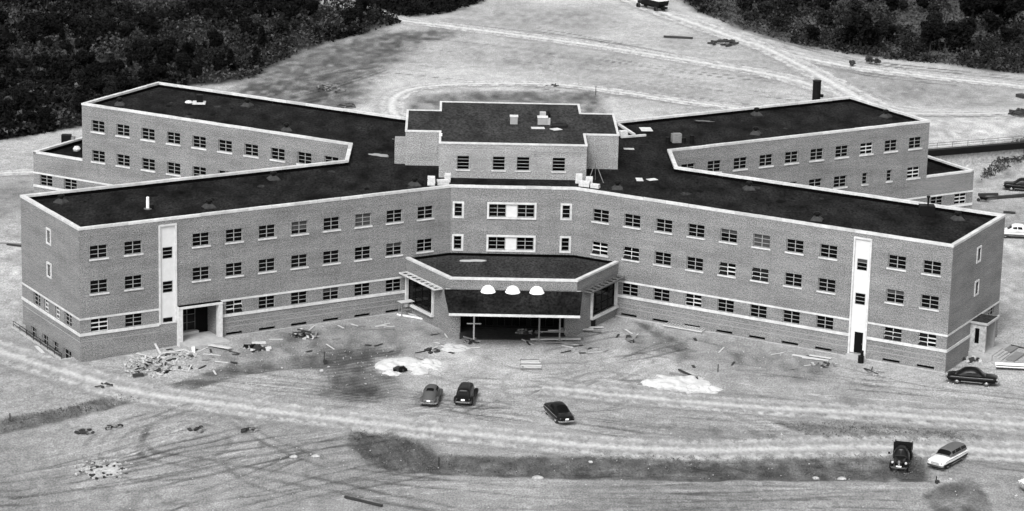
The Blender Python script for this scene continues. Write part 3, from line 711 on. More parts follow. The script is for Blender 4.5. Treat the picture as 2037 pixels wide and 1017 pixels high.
# --- main roof, parapet, coping
inner = offset_poly(OUT, -.34)
mb = MB(); mb.add([(x, y, ZR) for x, y in inner], [tuple(range(len(inner)))]); mb.build('roof', M['tar'], HB, fixn=False)
o1 = offset_poly(OUT, .05); i1 = offset_poly(OUT, -.40); i2 = offset_poly(OUT, -.36); n_ = len(OUT); crg = random.Random(4)
for k in range(n_):
    j = (k+1) % n_; mb = MB()
    ns = max(1, int(math.dist(o1[k], o1[j])/2.6))
    lerp = lambda a, b, t: (a[0]+(b[0]-a[0])*t, a[1]+(b[1]-a[1])*t)
    for g in range(ns):
        t0, t1 = g/ns+(.03/math.dist(o1[k], o1[j]) if g else 0), (g+1)/ns; dz = crg.uniform(-.012, .012)
        q = [lerp(o1[k], o1[j], t0), lerp(o1[k], o1[j], t1), lerp(i1[k], i1[j], t1), lerp(i1[k], i1[j], t0)]
        mb = MB(); mb.add([(x, y, z) for z in (ZP-.25+dz, ZP+dz) for x, y in q], [(3, 2, 1, 0), (4, 5, 6, 7), (0, 1, 5, 4), (2, 3, 7, 6), (1, 2, 6, 5), (3, 0, 4, 7)])
        mb.build('coping', M['stone' if crg.random() < .72 else 'stone_b'], HB, fixn=False)
    mb = MB(); a, b = i2[k], i2[j]; mb.add([(a[0], a[1], ZR-.02), (b[0], b[1], ZR-.02), (b[0], b[1], ZP-.23), (a[0], a[1], ZP-.23)], [(3, 2, 1, 0)])
    mb.build('parapet_flashing', M['flash'], HB, fixn=False)
# --- penthouse
xm, ym, xs, ys, yb1, yb2, zh = 8.14, 6.04, 11.95, 11.67, 22.82, 27.85, 16.99
PO = [(-xm, ym), (xm, ym), (xm, ys), (xs, ys), (xs, yb1), (xm, yb1), (xm, yb2), (-xm, yb2), (-xm, yb1), (-xs, yb1), (-xs, ys), (-xm, ys)]
pwx = [(-6.15, -4.79), (-2.22, -.85), (.44, 1.87), (4.38, 5.81)]
for k in range(len(PO)):
    a, b = PO[k], PO[(k+1) % len(PO)]
    ops = [(x0+xm, x1+xm, 13.92, 15.46) for x0, x1 in pwx] if k == 0 else []
    wall(a, b, ZR-.05, zh-.12, ops, M['brick_light'], HB)
for x0, x1 in pwx: window((-xm, ym), Vector((1, 0)), (x0+x1)/2+xm, 13.92, x1-x0, 1.54, 1, 4, sillh=.12)
mb = MB(); mb.add([(x, y, zh-.10) for x, y in offset_poly(PO, -.1)], [tuple(range(len(PO)))]); mb.build('penthouse_roof', M['gravelroof'], HB, fixn=False)
o1 = offset_poly(PO, .06); i1 = offset_poly(PO, -.20)
for k in range(len(PO)):
    j = (k+1) % len(PO); q = [o1[k], o1[j], i1[j], i1[k]]; mb = MB()
    mb.add([(x, y, z) for z in (zh-.18, zh) for x, y in q], [(3, 2, 1, 0), (4, 5, 6, 7), (0, 1, 5, 4), (2, 3, 7, 6), (1, 2, 6, 5), (3, 0, 4, 7)]); mb.build('coping', M['stone'], HB, fixn=False)
mb = MB(); mb.box((-12.55, 13.6, 14.25), (1.2, 2.6, 2.6)); o = mb.build('roof_hatch', M['brick_light'], HB); uv_for(o)
mb = MB(); mb.box((0, 6.03, 16.2), (16.26, .04, .04)); mb.build('string_course', M['concrete'], HB)
# --- entrance portico
ZT = 6.15
pt = [(-11.46, -2.68), (-6.68, -10.75), (6.68, -10.75), (11.46, -2.68)]
mb = MB(); mb.add([(x, y, 5.72) for x, y in pt+[(XA, 0.0), (-XA, 0.0)]], [(0, 1, 2, 3, 4, 5)]); mb.build('portico_roof', M['gravelroof'], HB)
for k in range(3):
    a, b = Vector(pt[k]), Vector(pt[k+1]); u = (b-a).normalized(); nn = Vector((u[1], -u[0])); L = (b-a).length; rz = math.atan2(u[1], u[0])
    ops = [(.25, 6.0, 1.22, 4.15, .3)] if k == 0 else ([(L-6.0, L-.25, 1.22, 4.15, .3)] if k == 2 else [(1.15, L-1.15, -.2, 4.2, 2.5)])
    wall(a, b, ZB, 4.95, ops, M['brick'], HB, name='portico_wall')
    f = wall(a+nn*.05-u*.03, b+nn*.05+u*.03, 4.95, ZT-.2, [], M['brick'], HB, name='portico_fascia')
    q = (a+b)/2-nn*.12; mb = MB(); mb.box((0, 0, 0), (L+(.24 if k == 1 else -.1), .46, .2)); o = mb.build('coping', M['stone'], HB); o.location = (q[0], q[1], ZT-.1+(.003 if k == 1 else 0)); o.rotation_euler = (0, 0, rz)
    if k != 1:
        s0, s1 = ops[0][:2]; sm = (s0+s1)/2; w = s1-s0
        window(a, u, sm, 1.25, w-.04, 2.88, 4, 3, sill=False, inset=.22, frame=M['blackmetal'])
        fr = MB(); t = .22
        for sx in (-1, 1): fr.box((sx*(w/2-.02), 0, 2.68), (t, .34, 3.1))
        fr.box((0, -.06, 1.10), (w+.2, .5, .24)); fr.box((0, 0, 4.22), (w+.2, .32, .14)); o = fr.build('window_surround', M['stone'], HB); q = a+u*sm+nn*.04; o.location = (q[0], q[1], 0); o.rotation_euler = (0, 0, rz)
        # slatted sun shelf above the window
        sh = MB(); Ls = 7.6; w0 = 1.0
        for yy in (-.95, -.05): sh.box((0, yy, 0), (Ls, .12, .16))
        for i in range(9): sh.box((-Ls/2+.06+(Ls-.12)*i/8, -.5, 0), (.14, .86, .14))
        c0 = 4.1 if k == 0 else L-4.1; q = a+u*c0+nn*.05; o = sh.build('sun_shelf', M['stone'] if k == 0 else M['metal'], HB); o.location = (q[0], q[1], 4.55); o.rotation_euler = (0, 0, rz)
        sp_ = MB(); sp_.box((0, -.5, -.12), (Ls-.1, .8, .03)); sp_.build('shelf_shade_plate', M['flash'], o)  # dark plate added under the slats to stand in for the shade below
    else:
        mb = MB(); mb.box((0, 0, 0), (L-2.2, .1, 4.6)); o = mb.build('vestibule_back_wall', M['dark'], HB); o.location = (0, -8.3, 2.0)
        for sx in (-3.6, 0.0, 3.6): window((-6.68, -8.4), Vector((1, 0)), 6.68+sx, .25, 3.2, 3.0, 4, 2, sill=False, inset=0.0, frame=M['blackmetal'], single=False)
# belt returns where the wing roof tar meets the wall
mb = MB(); mb.bar((-11.0, -2.42, 5.86), (-6.8, .0, 5.86), .06, .3); mb.bar((-6.8, -.03, 5.86), (6.8, -.03, 5.86), .06, .3); mb.bar((6.8, 0, 5.86), (11.0, -2.42, 5.86), .06, .3); mb.build('roof_flashing', M['flash'], HB)
# porte-cochere canopy
cz0, cz1, yb, yf = 4.86, 4.22, -10.72, -17.6
mb = MB(); V = [(-7.3, yb, cz0), (7.3, yb, cz0), (6.75, yf, cz1), (-6.75, yf, cz1)]
mb.add(V+[(x, y, z-.30) for x, y, z in V], [(3, 2, 1, 0)[::-1], (4, 5, 6, 7), (0, 1, 5, 4), (1, 2, 6, 5), (2, 3, 7, 6), (3, 0, 4, 7)])
cano = mb.build('entrance_canopy', M['tar'], HB)
mb = MB(); mb.box((0, yf-.03, cz1-.14), (13.6, .1, .26)); mb.build('edge_trim', M['stone'], cano)
mb = MB(); mb.box((0, yb+.02, cz0+.04), (14.3, .06, .08)); mb.build('edge_trim', M['concrete'], cano)
for px, py in ((971, 581), (1020, 582), (1068, 583)):
    x, y = atz(px, py, 4.8); zz = cz0+(cz1-cz0)*(y-yb)/(yf-yb)
    mb = MB(); mb.lathe([(.80, 0), (.80, .10), (.74, .12), (.68, .34), (.52, .56), (.28, .70), (.02, .75)], (x, y, zz-.02), n=20); o = mb.build('skylight_dome', M['dome'], cano, smooth=True)
mb = MB(); mb.box((0, -10.6, -.06), (11.2, 4.4, .30)); mb.build('porch_floor', M['ventbase'], HB)  # near-black floor colour carries the shade under the canopy
# --- right end porch
q0 = Vector(B_); d = (Vector(C_)-q0).normalized(); n = Vector((d[1], -d[0])); rz = math.atan2(d[1], d[0])
def onend(s, out, z): q = q0+d*s+n*out; return (q[0], q[1], z)
def endbox(name, m, s0, s1, o0, o1_, z0, z1, par=HB):
    mb = MB(); mb.box((0, 0, 0), (s1-s0, o1_-o0, z1-z0)); o = mb.build(name, m, par); o.location = onend((s0+s1)/2, (o0+o1_)/2, (z0+z1)/2); o.rotation_euler = (0, 0, rz); return o
endbox('porch_wall', M['rubble'], 6.9, 7.15, 0, 1.7, .5, 3.7); endbox('porch_wall', M['cream'], 9.65, 9.9, 0, 1.7, .5, 3.7)
endbox('porch_roof', M['concrete'], 6.7, 10.1, 0, 1.95, 3.7, 3.92); endbox('porch_roof_tar', M['gravelroof'], 6.85, 9.95, .02, 1.8, 3.92, 3.95)
endbox('porch_window', M['glass'], 6.86, 6.90, .55, 1.0, 1.6, 3.2); endbox('porch_door', M['dark'], 7.3, 9.5, .02, .1, .6, 3.2)
endbox('porch_base', M['concrete'], 6.7, 10.1, 0, 2.6, -.5, .58)
for i in range(4): endbox('step', M['concrete'], 7.0, 9.9, 2.6+.32*i, 2.6+.32*(i+1), -.4, .45-.13*i)
# --- areaway at the left end
q0 = Vector((-B_[0], B_[1])); d = Vector((-S30, C30)); n = Vector((-C30, -S30)); rz = math.atan2(d[1], d[0])
gl = -.62
for s0, s1, o0, o1_ in ((1.45, 15.0, 1.25, 1.55), (1.45, 1.75, .03, 1.25), (14.7, 15.0, .03, 1.25)):
    mb = MB(); mb.box((0, 0, 0), (s1-s0, o1_-o0, 2.0)); o = mb.build('areaway_curb', M['concrete'], HB); q = q0+d*((s0+s1)/2)+n*((o0+o1_)/2); o.location = (q[0], q[1], gl-.86); o.rotation_euler = (0, 0, rz)
rl = MB()
for i in range(8):
    s = 1.6+13.2*i/7; q = q0+d*s+n*1.4; rl.bar((q[0], q[1], gl+.1), (q[0], q[1], gl+.75), .05)
a = q0+d*1.6+n*1.4; b = q0+d*14.8+n*1.4
for zz in (gl+.45, gl+.75): rl.bar((a[0], a[1], zz), (b[0], b[1], zz), .05)
rl.build('areaway_railing', M['blackmetal'], HB)
if spare.v:
    o = spare.build('window_panes', M['glass'], HB, fixn=False); o['kind'] = 'stuff'

# ------------------------------------------------------------------ things on the roofs
def vent_proto(loc, label):
    t = thing('roof_vent', label, 'roof vent', loc, random.uniform(0, 3), 'roof vents')
    mb = MB(); mb.rings([[(-.62, -.62, 0), (.62, -.62, 0), (.62, .62, 0), (-.62, .62, 0)], [(-.60, -.60, .08), (.60, -.60, .08), (.60, .60, .08), (-.60, .60, .08)], [(-.28, -.28, .42), (.28, -.28, .42), (.28, .28, .42), (-.28, .28, .42)]]); mb.build('base', M['ventbase'], t)
    mb = MB(); mb.lathe([(.20, .40), (.20, .62), (.36, .64), (.36, .80), (.22, .92), (.03, .96)], (0, 0, 0), n=12); mb.build('cowl', M['blackmetal'], t)
    return t
VL = 'small dark mushroom vent on a pyramid base standing on the tar roof'
vp = None
for px, py in [(122, 403), (416, 413), (544, 357), (825, 369), (238, 209), (492, 211), (570, 260), (1228, 376), (1490, 377), (1625, 438), (1905, 437), (1505, 229), (1503, 267), (1762, 233)]:
    x, y = atz(px, py, ZR); loc = (x, y, ZR)
    if vp is None: vp = vent_proto(loc, VL)
    else:
        t = copy_tree(vp); t.location = loc; t.rotation_euler = (0, 0, random.uniform(0, 3))
def roof(px, py, z=ZR): x, y = atz(px, py, z); return (x, y, z)
x, y, z = roof(294, 416)
t = thing('vent_pipe', 'tall white pipe beside a dark drum on the front left roof', 'pipe', (x, y, z)); mb = MB(); mb.lathe([(.16, 0), (.16, 1.25), (.13, 1.3)], (0, 0, 0)); mb.build('pipe', M['whitemetal'], t); mb = MB(); mb.lathe([(.42, 0), (.42, .06), (.2, .1)], (0, 0, 0)); mb.build('collar', M['metal'], t)
x, y, z = roof(301, 415); mb = MB(); mb.lathe([(.26, 0), (.28, .1), (.28, .4), (.22, .48)], (0, 0, 0)); o = mb.build('drum', M['blackmetal']); o.location = (x, y, z); tag(o, 'small black drum at the foot of the tall white roof pipe', 'drum')
x, y, z = roof(396, 206); t = thing('roof_fan', 'black boxed fan on a pale curb on the rear left roof', 'fan', (x, y, z)); mb = MB(); mb.box((0, 0, .1), (1.6, 1.3, .2)); mb.build('curb', M['carton'], t); mb = MB(); mb.box((.1, 0, .65), (.75, .7, .9)); mb.build('housing', M['blackmetal'], t)
x, y, z = roof(382, 206); mb = MB(); mb.lathe([(.35, 0), (.5, .12), (.35, .3), (.05, .38)], (0, 0, 0)); o = mb.build('sack', M['carton']); o.location = (x-.4, y, z); tag(o, 'pale sack slumped beside the boxed fan on the rear left roof', 'sack')
x, y, z = roof(1843, 428); t = thing('roof_tank', 'black tank with an upright pipe near the right wing parapet', 'tank', (x, y, z)); mb = MB(); mb.box((0, 0, .55), (1.6, 1.1, 1.1)); mb.build('tank_body', M['blackmetal'], t); mb = MB(); mb.lathe([(.1, 1.1), (.1, 1.9), (.2, 1.95), (.2, 2.1)], (.1, 0, 0)); mb.build('pipe', M['blackmetal'], t)
x, y, z = roof(1632, 205); x, y = 39.35, 50.95
t = thing('chimney_stack', 'short black steel flue rising behind the rear right parapet', 'chimney', (39.1, 51.2, 0)); mb = MB(); mb.lathe([(.52, -1), (.52, 15.55), (.56, 15.6), (.56, 15.72), (.46, 15.72)], (0, 0, 0), n=20); mb.build('flue', M['blackmetal'], t, smooth=False); mb = MB(); mb.box((.62, 0, 13.75), (.5, .4, .35)); mb.build('bracket', M['blackmetal'], t)
# building materials round the penthouse
def block_stack(px, py, w, d_, h, label, z=ZR, rz=0.0, m='carton', cap=True):
    x, y, z = roof(px, py, z); t = thing('block_stack', label, 'blocks', (x, y, z), rz)
    nr = max(2, int(h/.22)); hh = h/nr
    for i in range(nr):
        mb = MB(); mb.box((random.uniform(-.03, .03), random.uniform(-.03, .03), hh*(i+.5)), (w*random.uniform(.93, 1), d_*random.uniform(.93, 1), hh*.94)); mb.build('block_course', M[m], t)
    return t
block_stack(858, 368, .85, .7, .95, 'square stack of pale blocks left of the curved block row')
block_stack(881, 367, 1.3, .6, .55, 'low row of pale blocks beside the penthouse front left corner', rz=.3)
block_stack(890, 362, .7, .6, .95, 'taller pile of pale blocks against the penthouse wall, left end of the narrow roof strip')
block_stack(1151, 364, .75, .7, 1.0, 'tall pale block pile at the penthouse front right corner')
block_stack(1163, 371, 1.2, .6, .6, 'low pale block row in front of the penthouse right corner', rz=-.3)
block_stack(1172, 366, .8, .6, .8, 'middle pale block pile between tripod and penthouse corner')
block_stack(1184, 374, 1.0, .55, .45, 'flat pale block pile beside the wing parapet, under the tripod', rz=-.4)
x, y, z = roof(1183, 362); t = thing('tripod', 'pale timber tripod hoist standing beside the penthouse', 'tripod', (x, y, z))
for a, b in ((-.75, -.3), (.95, -.45), (.1, .9)): mb = MB(); mb.bar((a, b, 0), (0, 0, 2.3), .06); mb.build('leg', M['oldwood'], t)
mb = MB(); mb.box((0, 0, 2.32), (.22, .18, .12)); mb.build('head', M['oldwood'], t)
def sheet(px, py, w, d_, rz, label, z=ZR, m='stone', cat='board', th=.05):
    x, y, z = roof(px, py, z); mb = MB(); mb.box((0, 0, th/2+.02), (w, d_, th)); o = mb.build('board', M[m]); o.location = (x, y, z); o.rotation_euler = (0, R(.6), rz); return tag(o, label, cat)
sheet(1285, 258, 1.4, 2.0, .1, 'square white board lying on the rear right roof'); sheet(1251, 297, 1.2, .7, .05, 'small white board lying right of the penthouse'); sheet(1272, 358, .75, 1.4, .05, 'upright oblong white board on the roof beside the wing parapet'); sheet(1297, 358, 1.1, .8, .5, 'slanted white board right of the oblong one')
for (a, b, lb) in (((1228, 250), (1262, 270), 'long white timber leaning down from the penthouse back corner'), ((1236, 277), (1284, 271), 'long white timber lying towards the square board')):
    p, q = Vector(roof(*a)), Vector(roof(*b)); mb = MB(); c = (p+q)/2; mb.bar(p-c+Vector((0, 0, .25)), q-c+Vector((0, 0, .12)), .3, .22); o = mb.build('timber', M['stone']); o.location = c; tag(o, lb, 'timber')
x, y, z = roof(1240, 270); mb = MB(); mb.box((0, 0, .3), (.9, .7, .6), .3); o = mb.build('carton', M['carton']); o.location = (x, y, z); tag(o, 'pale carton between the two white timbers by the penthouse', 'carton')
x, y, z = roof(1345, 283); mb = MB(); mb.box((0, 0, .5), (1.1, .9, 1.0), .2); mb.box((.1, 0, 1.02), (.9, .8, .06), .25); o = mb.build('crate', M['oldwood']); o.location = (x, y, z); tag(o, 'grey wooden crate on the roof by the courtyard notch', 'crate')
for px, py, h, lb in ((1328, 284, .7, 'black tar drum left of the grey crate'), (1376, 287, 1.1, 'tall black tar drum right of the grey crate'), (1360, 284, .6, 'low black tar drum close to the grey crate')):
    x, y, z = roof(px, py); mb = MB(); mb.lathe([(.30, 0), (.32, .05), (.30, .1), (.30, h*.5), (.33, h*.52), (.30, h*.55), (.30, h), (.26, h-.03)], (0, 0, 0), n=12); o = mb.build('tar_drum', M['blackmetal']); o.location = (x, y, z); tag(o, lb, 'drum')
t = thing('scrap_heap', 'tangled dark metal scrap against the penthouse left side', 'scrap', roof(792, 283))
for i in range(9): mb = MB(); mb.bar((random.uniform(-.7, .6), random.uniform(-1, 1), random.uniform(.05, .3)), (random.uniform(-.7, .6), random.uniform(-1, 1), random.uniform(.2, .9)), .1); mb.build('scrap_bar', M['metal'] if i % 3 == 0 else M['blackmetal'], t)
# on the penthouse roof
ZQ = zh-.10
x, y, z = roof(1022, 246, ZQ); t = thing('roof_unit', 'single pale boxed vent on the penthouse roof', 'roof unit', (x, y, z)); mb = MB(); mb.box((0, 0, .42), (.85, .8, .84)); mb.build('housing', M['cream'], t); mb = MB(); mb.box((0, 0, .88), (.95, .9, .1)); mb.build('lid', M['stone'], t)
x, y, z = roof(1079, 247, ZQ); t = thing('roof_unit', 'wide pale boxed vent beside the dark tarpaulin on the penthouse roof', 'roof unit', (x, y, z)); mb = MB(); mb.box((0, 0, .4), (1.1, .8, .8)); mb.build('housing', M['cream'], t); mb = MB(); mb.box((0, 0, .84), (1.2, .9, .1)); mb.build('lid', M['stone'], t); mb = MB(); mb.box((.7, -.1, .35), (.35, .5, .7)); mb.build('duct', M['concrete'], t)
x, y, z = roof(1083, 233, ZQ); t = thing('crate', 'open crate with a dark bundle behind the wide boxed vent', 'crate', (x, y, z)); mb = MB(); mb.box((-.2, 0, .3), (.7, .6, .6)); mb.build('crate_box', M['concrete'], t); mb = MB(); mb.lathe([(.3, 0), (.36, .3), (.2, .7), (.02, .75)], (.35, 0, 0)); mb.build('bundle', M['blackmetal'], t)
mb = MB(); mb.rings([[(-.95*k, -.5*k, zz), (.8*k, -.6*k, zz), (1.05*k, .5*k, zz), (-.6*k, .65*k, zz)] for k, zz in ((1, 0), (.95, .25), (.7, .48), (.3, .55))]); o = mb.build('tarpaulin', M['blackmetal']); o.location = roof(1112, 253, ZQ); tag(o, 'black tarpaulin heap on the penthouse roof', 'tarpaulin')
sheet(1070, 255.5, 1.5, .9, .1, 'white board below the wide boxed vent on the penthouse roof', ZQ); sheet(1106, 258, 1.1, 1.0, .6, 'white board below the black tarpaulin', ZQ)
x, y, z = roof(878, 271, ZQ); mb = MB(); mb.lathe([(.1, 0), (.1, .25), (.14, .3)], (0, 0, 0), n=8); o = mb.build('vent_pipe', M['whitemetal']); o.location = (x, y, z); tag(o, 'stub of white pipe at the penthouse front left corner', 'pipe')
# annex roofs
x, y, z = roof(153, 300, 5.95); t = thing('roof_pack', 'pale bundle on the rear left annex roof', 'bundle', (x, y, z)); mb = MB(); mb.lathe([(.4, 0), (.5, .25), (.3, .55), (.02, .6)], (0, 0, 0)); mb.build('bundle', M['carton'], t); mb = MB(); mb.box((.5, .2, .2), (.5, .4, .4)); mb.build('box', M['blackmetal'], t)
x, y, z = roof(138, 288, 5.95); t = thing('tarred_crate', 'black crate with a grey end on the rear left annex roof', 'crate', (x, y, z)); mb = MB(); mb.box((-.4, .4, .6), (1.2, .9, 1.2)); mb.build('crate_box', M['blackmetal'], t); mb = MB(); mb.box((.4, .4, .5), (.5, .8, .9)); mb.build('crate_end', M['oldwood'], t)
# thin pale spills on the tar
def spill(px, py, w, d_, rz, label, m='cream', z=ZR):
    x, y, z = roof(px, py, z); mb = MB(); N = 18; mb.add([(0, 0, .03)]+[((w+random.uniform(-.3, .2)*w)*math.cos(2*math.pi*k/N), (d_+random.uniform(-.4, .2)*d_)*math.sin(2*math.pi*k/N), .012) for k in range(N)], [(0, k+1, (k+1) % N+1) for k in range(N)])
    o = mb.build('spill', M[m]); o.location = (x, y, z); o.rotation_euler = (0, 0, rz); return tag(o, label, 'spill')
spill(755, 309, 1.3, .7, -.5, 'pale powder spilled on the roof left of the penthouse')
spill(1400, 241, 1.2, .4, -.2, 'faint grey powder trail on the rear right roof', 'metal'); spill(940, 519, 1.6, .5, 0, 'pale dust patch on the portico roof', 'concrete')

# tar patches on the roofs: small irregular daubs
rr_ = random.Random(31); nb_ = 0
while nb_ < 46:
    px, py = rr_.uniform(80, 1960), rr_.uniform(170, 480); x, y = atz(px, py, ZR)
    if float(poly_sd(np.array([x]), np.array([y]), OUT)[0]) > -1.5 or (abs(x) < 13 and 5 < y < 29): continue
    N = 9; r_ = rr_.uniform(.15, .5); mb = MB(); mb.add([(0, 0, .014)]+[(r_*rr_.uniform(.7, 1.4)*math.cos(6.283*k/N), 1.6*r_*rr_.uniform(.7, 1.4)*math.sin(6.283*k/N), .008) for k in range(N)], [(0, k+1, (k+1) % N+1) for k in range(N)])
    o = mb.build('tar_patch', M['flash'] if nb_ % 3 else M['gravelroof']); o.location = (x, y, ZR); tag(o, 'small round daub of tar on the flat wing roof', 'tar patch', 'tar daubs on the roofs'); nb_ += 1

# ------------------------------------------------------------------ retaining wall at the rear right
FB = thing('retaining_wall', 'pale retaining wall with a black beam along its top and thin railings behind the right annex', 'wall', (0, 0, 0))
ba, bb_ = Vector((46.5, 64.1, 2.75)), Vector((104.0, 89.1, 2.75)); bu = (bb_-ba).normalized(); bn = Vector((bu[1], -bu[0], 0))
mb = MB(); mb.bar(ba+Vector((0, 0, -2.1))-bn*.3, bb_+Vector((0, 0, -2.1))-bn*.3, .5, 3.6); mb.build('wall_face', M['rubble'], FB)
mb = MB(); mb.bar(ba, bb_, .9, .82); mb.build('top_beam', M['blackmetal'], FB)
for hh in (.62, .95, 1.25): mb = MB(); mb.bar(ba+Vector((0, 0, hh)), bb_+Vector((0, 0, hh)), .05); mb.build('rail', M['metal'], FB)
for k in range(26): c = ba+bu*(k*2.4+.4); mb = MB(); mb.bar(c+Vector((0, 0, .3)), c+Vector((0, 0, 1.25)), .06); mb.build('railing_post', M['metal'], FB)
for dd in (26.2,):
    c = ba+bu*(dd+2)+bn*.8; mb = MB(); mb.box((c[0], c[1], .9), (4.0, 1.4, 3.1), math.atan2(bu[1], bu[0])); mb.build('buttress', M['concrete'], FB)

# ------------------------------------------------------------------ vegetation
rs = np.random.RandomState(3)
def leaf_cloud(pts, size, rng):
    n = len(pts); k = 3; V = np.zeros((n*k*3, 3)); 
    c = np.repeat(pts, k, axis=0); s = size*rng.uniform(.6, 1.4, (n*k, 1))
    a = rng.normal(size=(n*k, 3)); a /= np.linalg.norm(a, axis=1, keepdims=True); b = rng.normal(size=(n*k, 3)); b -= a*(a*b).sum(1, keepdims=True); b /= np.linalg.norm(b, axis=1, keepdims=True)
    c = c+rng.normal(size=c.shape)*s*.5
    V[0::3] = c+a*s; V[1::3] = c-a*s*.5+b*s*.8; V[2::3] = c-a*s*.5-b*s*.8
    return V
def tri_mesh(name, V, m):
    me = bpy.data.meshes.new(name); n = len(V)//3; me.vertices.add(len(V)); me.vertices.foreach_set('co', V.ravel()); me.loops.add(len(V)); me.loops.foreach_set('vertex_index', np.arange(len(V), dtype=np.int32))
    me.polygons.add(n); me.polygons.foreach_set('loop_start', (np.arange(n)*3).astype(np.int32)); me.polygons.foreach_set('loop_total', np.full(n, 3, np.int32)); me.update(); me.materials.append(m); return me
def tree_meshes(h, r, seed, m, dens=1.0, kind=0):
    rng = np.random.RandomState(seed); rnd = random.Random(seed)
    mb = MB(); th = h*.55; lean = rng.uniform(-.05, .05, 2)
    ring = lambda c, rr: [(c[0]+rr*math.cos(a), c[1]+rr*math.sin(a), c[2]) for a in np.linspace(0, 2*math.pi, 7)[:-1]]
    mb.rings([ring((lean[0]*z*h, lean[1]*z*h, z*h-.2), .03*h*(1-.8*z)+.02) for z in (0, .2, .45, .7, .92)])
    lobes = []
    for k in range(9 if kind == 0 else 7):
        a = rnd.uniform(0, 6.28); 
        if kind == 0: q = rnd.uniform(.25, .62)*r; zc = rnd.uniform(.38, .88)*h; lr = r*rnd.uniform(.34, .58)
        else: zc = h*(.22+.72*k/6.5); q = r*.38*(1-zc/h)*rnd.uniform(.3, 1); lr = r*(1.12-zc/h)*rnd.uniform(.6, .85)+.15
        c = np.array([q*math.cos(a), q*math.sin(a), zc]); lobes.append((c, lr)); mb.bar((lean[0]*zc, lean[1]*zc, zc*.7), tuple(c), .03*h*.4)
    pts = []
    for c, lr in lobes:
        n = int(70*dens*(lr/1.0)**1.6)+18; u = rng.normal(size=(n, 3)); u /= np.linalg.norm(u, axis=1, keepdims=True); rad = lr*rng.uniform(.45, 1.05, (n, 1))**.6
        pts.append(c+u*rad*np.array([1, 1, .8]))
    V = leaf_cloud(np.concatenate(pts), .30, rng)
    tm = mb.mesh('trunk'); tm.materials.append(M['bark']); return tm, tri_mesh('crown', V, m)
PROTO = [tree_meshes(6.0, 2.3, 1, M['leafdark']), tree_meshes(7.5, 2.6, 2, M['leafdark']), tree_meshes(6.5, 1.7, 3, M['leafdark'], 1.1, 1), tree_meshes(4.5, 1.9, 4, M['leafmid']), tree_meshes(5.0, 2.2, 5, M['leafmid']), tree_meshes(3.6, 1.7, 6, M['leaflight'])]
def inpoly(x, y, poly): return float(poly_sd(np.array([x]), np.array([y]), poly)[0]) < 0
def put_tree(x, y, k, s, label, group):
    t = thing('tree', label, 'tree', (x, y, float(gz(x, y))), rs.uniform(0, 6.28), group); t.scale = (s*rs.uniform(.9, 1.15), s*rs.uniform(.9, 1.15), s)
    link('trunk', PROTO[k][0], t); link('crown', PROTO[k][1], t); return t
GL = 'trees of the dark wood behind the left wing'; GR = 'trees in the scrub beyond the upper right road'
TL = {0: 'round dark broadleaf tree in the wood behind the left wing', 1: 'tall dark broadleaf tree in the wood behind the left wing', 2: 'pointed dark evergreen in the wood behind the left wing', 3: 'small mid-grey tree in the wood behind the left wing', 4: 'spreading mid-grey tree in the wood behind the left wing', 5: 'low pale bushy tree in the wood behind the left wing'}
PLw = px_poly(WOOD_L); PTw = px_poly(WOOD_T); PRw = px_poly(WOOD_R)
# open, paler places in the wood (photo pixels: x, y, rx, ry)
CLEAR = [(215, 95, 50, 18), (460, 85, 35, 22), (330, 95, 60, 15), (60, 40, 60, 25), (500, 115, 70, 18), (590, 100, 60, 22), (640, 60, 50, 20)]
cnt = 0; placed = []
for _ in range(4000):
    px, py = rs.uniform(-20, 800), rs.uniform(-25, 270); x, y = atz(px, py)
    inT = inpoly(x, y, PTw)
    if not (inpoly(x, y, PLw) or inT): continue
    if float(poly_sd(np.array([x]), np.array([y]), PTw if inT else PLw)[0]) > -1.6: continue
    if py > 60 and 330 < px < 560 and py > 125 and py < 150: pass
    if any((px-a)**2/c**2+(py-b)**2/e**2 < 1 for a, b, c, e in CLEAR): continue
    if float(vnoise(x, y*.5, 13.0, 230))+.5*float(vnoise(x, y*.5, 5, 231)) < -.16: continue
    if any((x-a)**2+((y-b)*.7)**2 < 5.0 for a, b in placed): continue
    k = rs.choice([0, 1, 2, 0, 1, 3, 4, 5]); s = rs.uniform(.28, .66)
    placed.append((x, y)); put_tree(x, y, k, s, TL[k], GL+' (kind %s)' % ['round', 'tall', 'pointed', 'small', 'spreading', 'pale'][k]); cnt += 1
    if cnt >= 170: break
TR_ = {0: 'round dark tree standing in the scrub beyond the upper right road', 1: 'tall dark tree standing in the scrub beyond the upper right road', 2: 'pointed dark evergreen in the scrub beyond the upper right road', 3: 'small mid-grey tree in the scrub beyond the upper right road', 4: 'spreading mid-grey tree in the scrub beyond the upper right road', 5: 'low pale bushy tree in the scrub beyond the upper right road'}
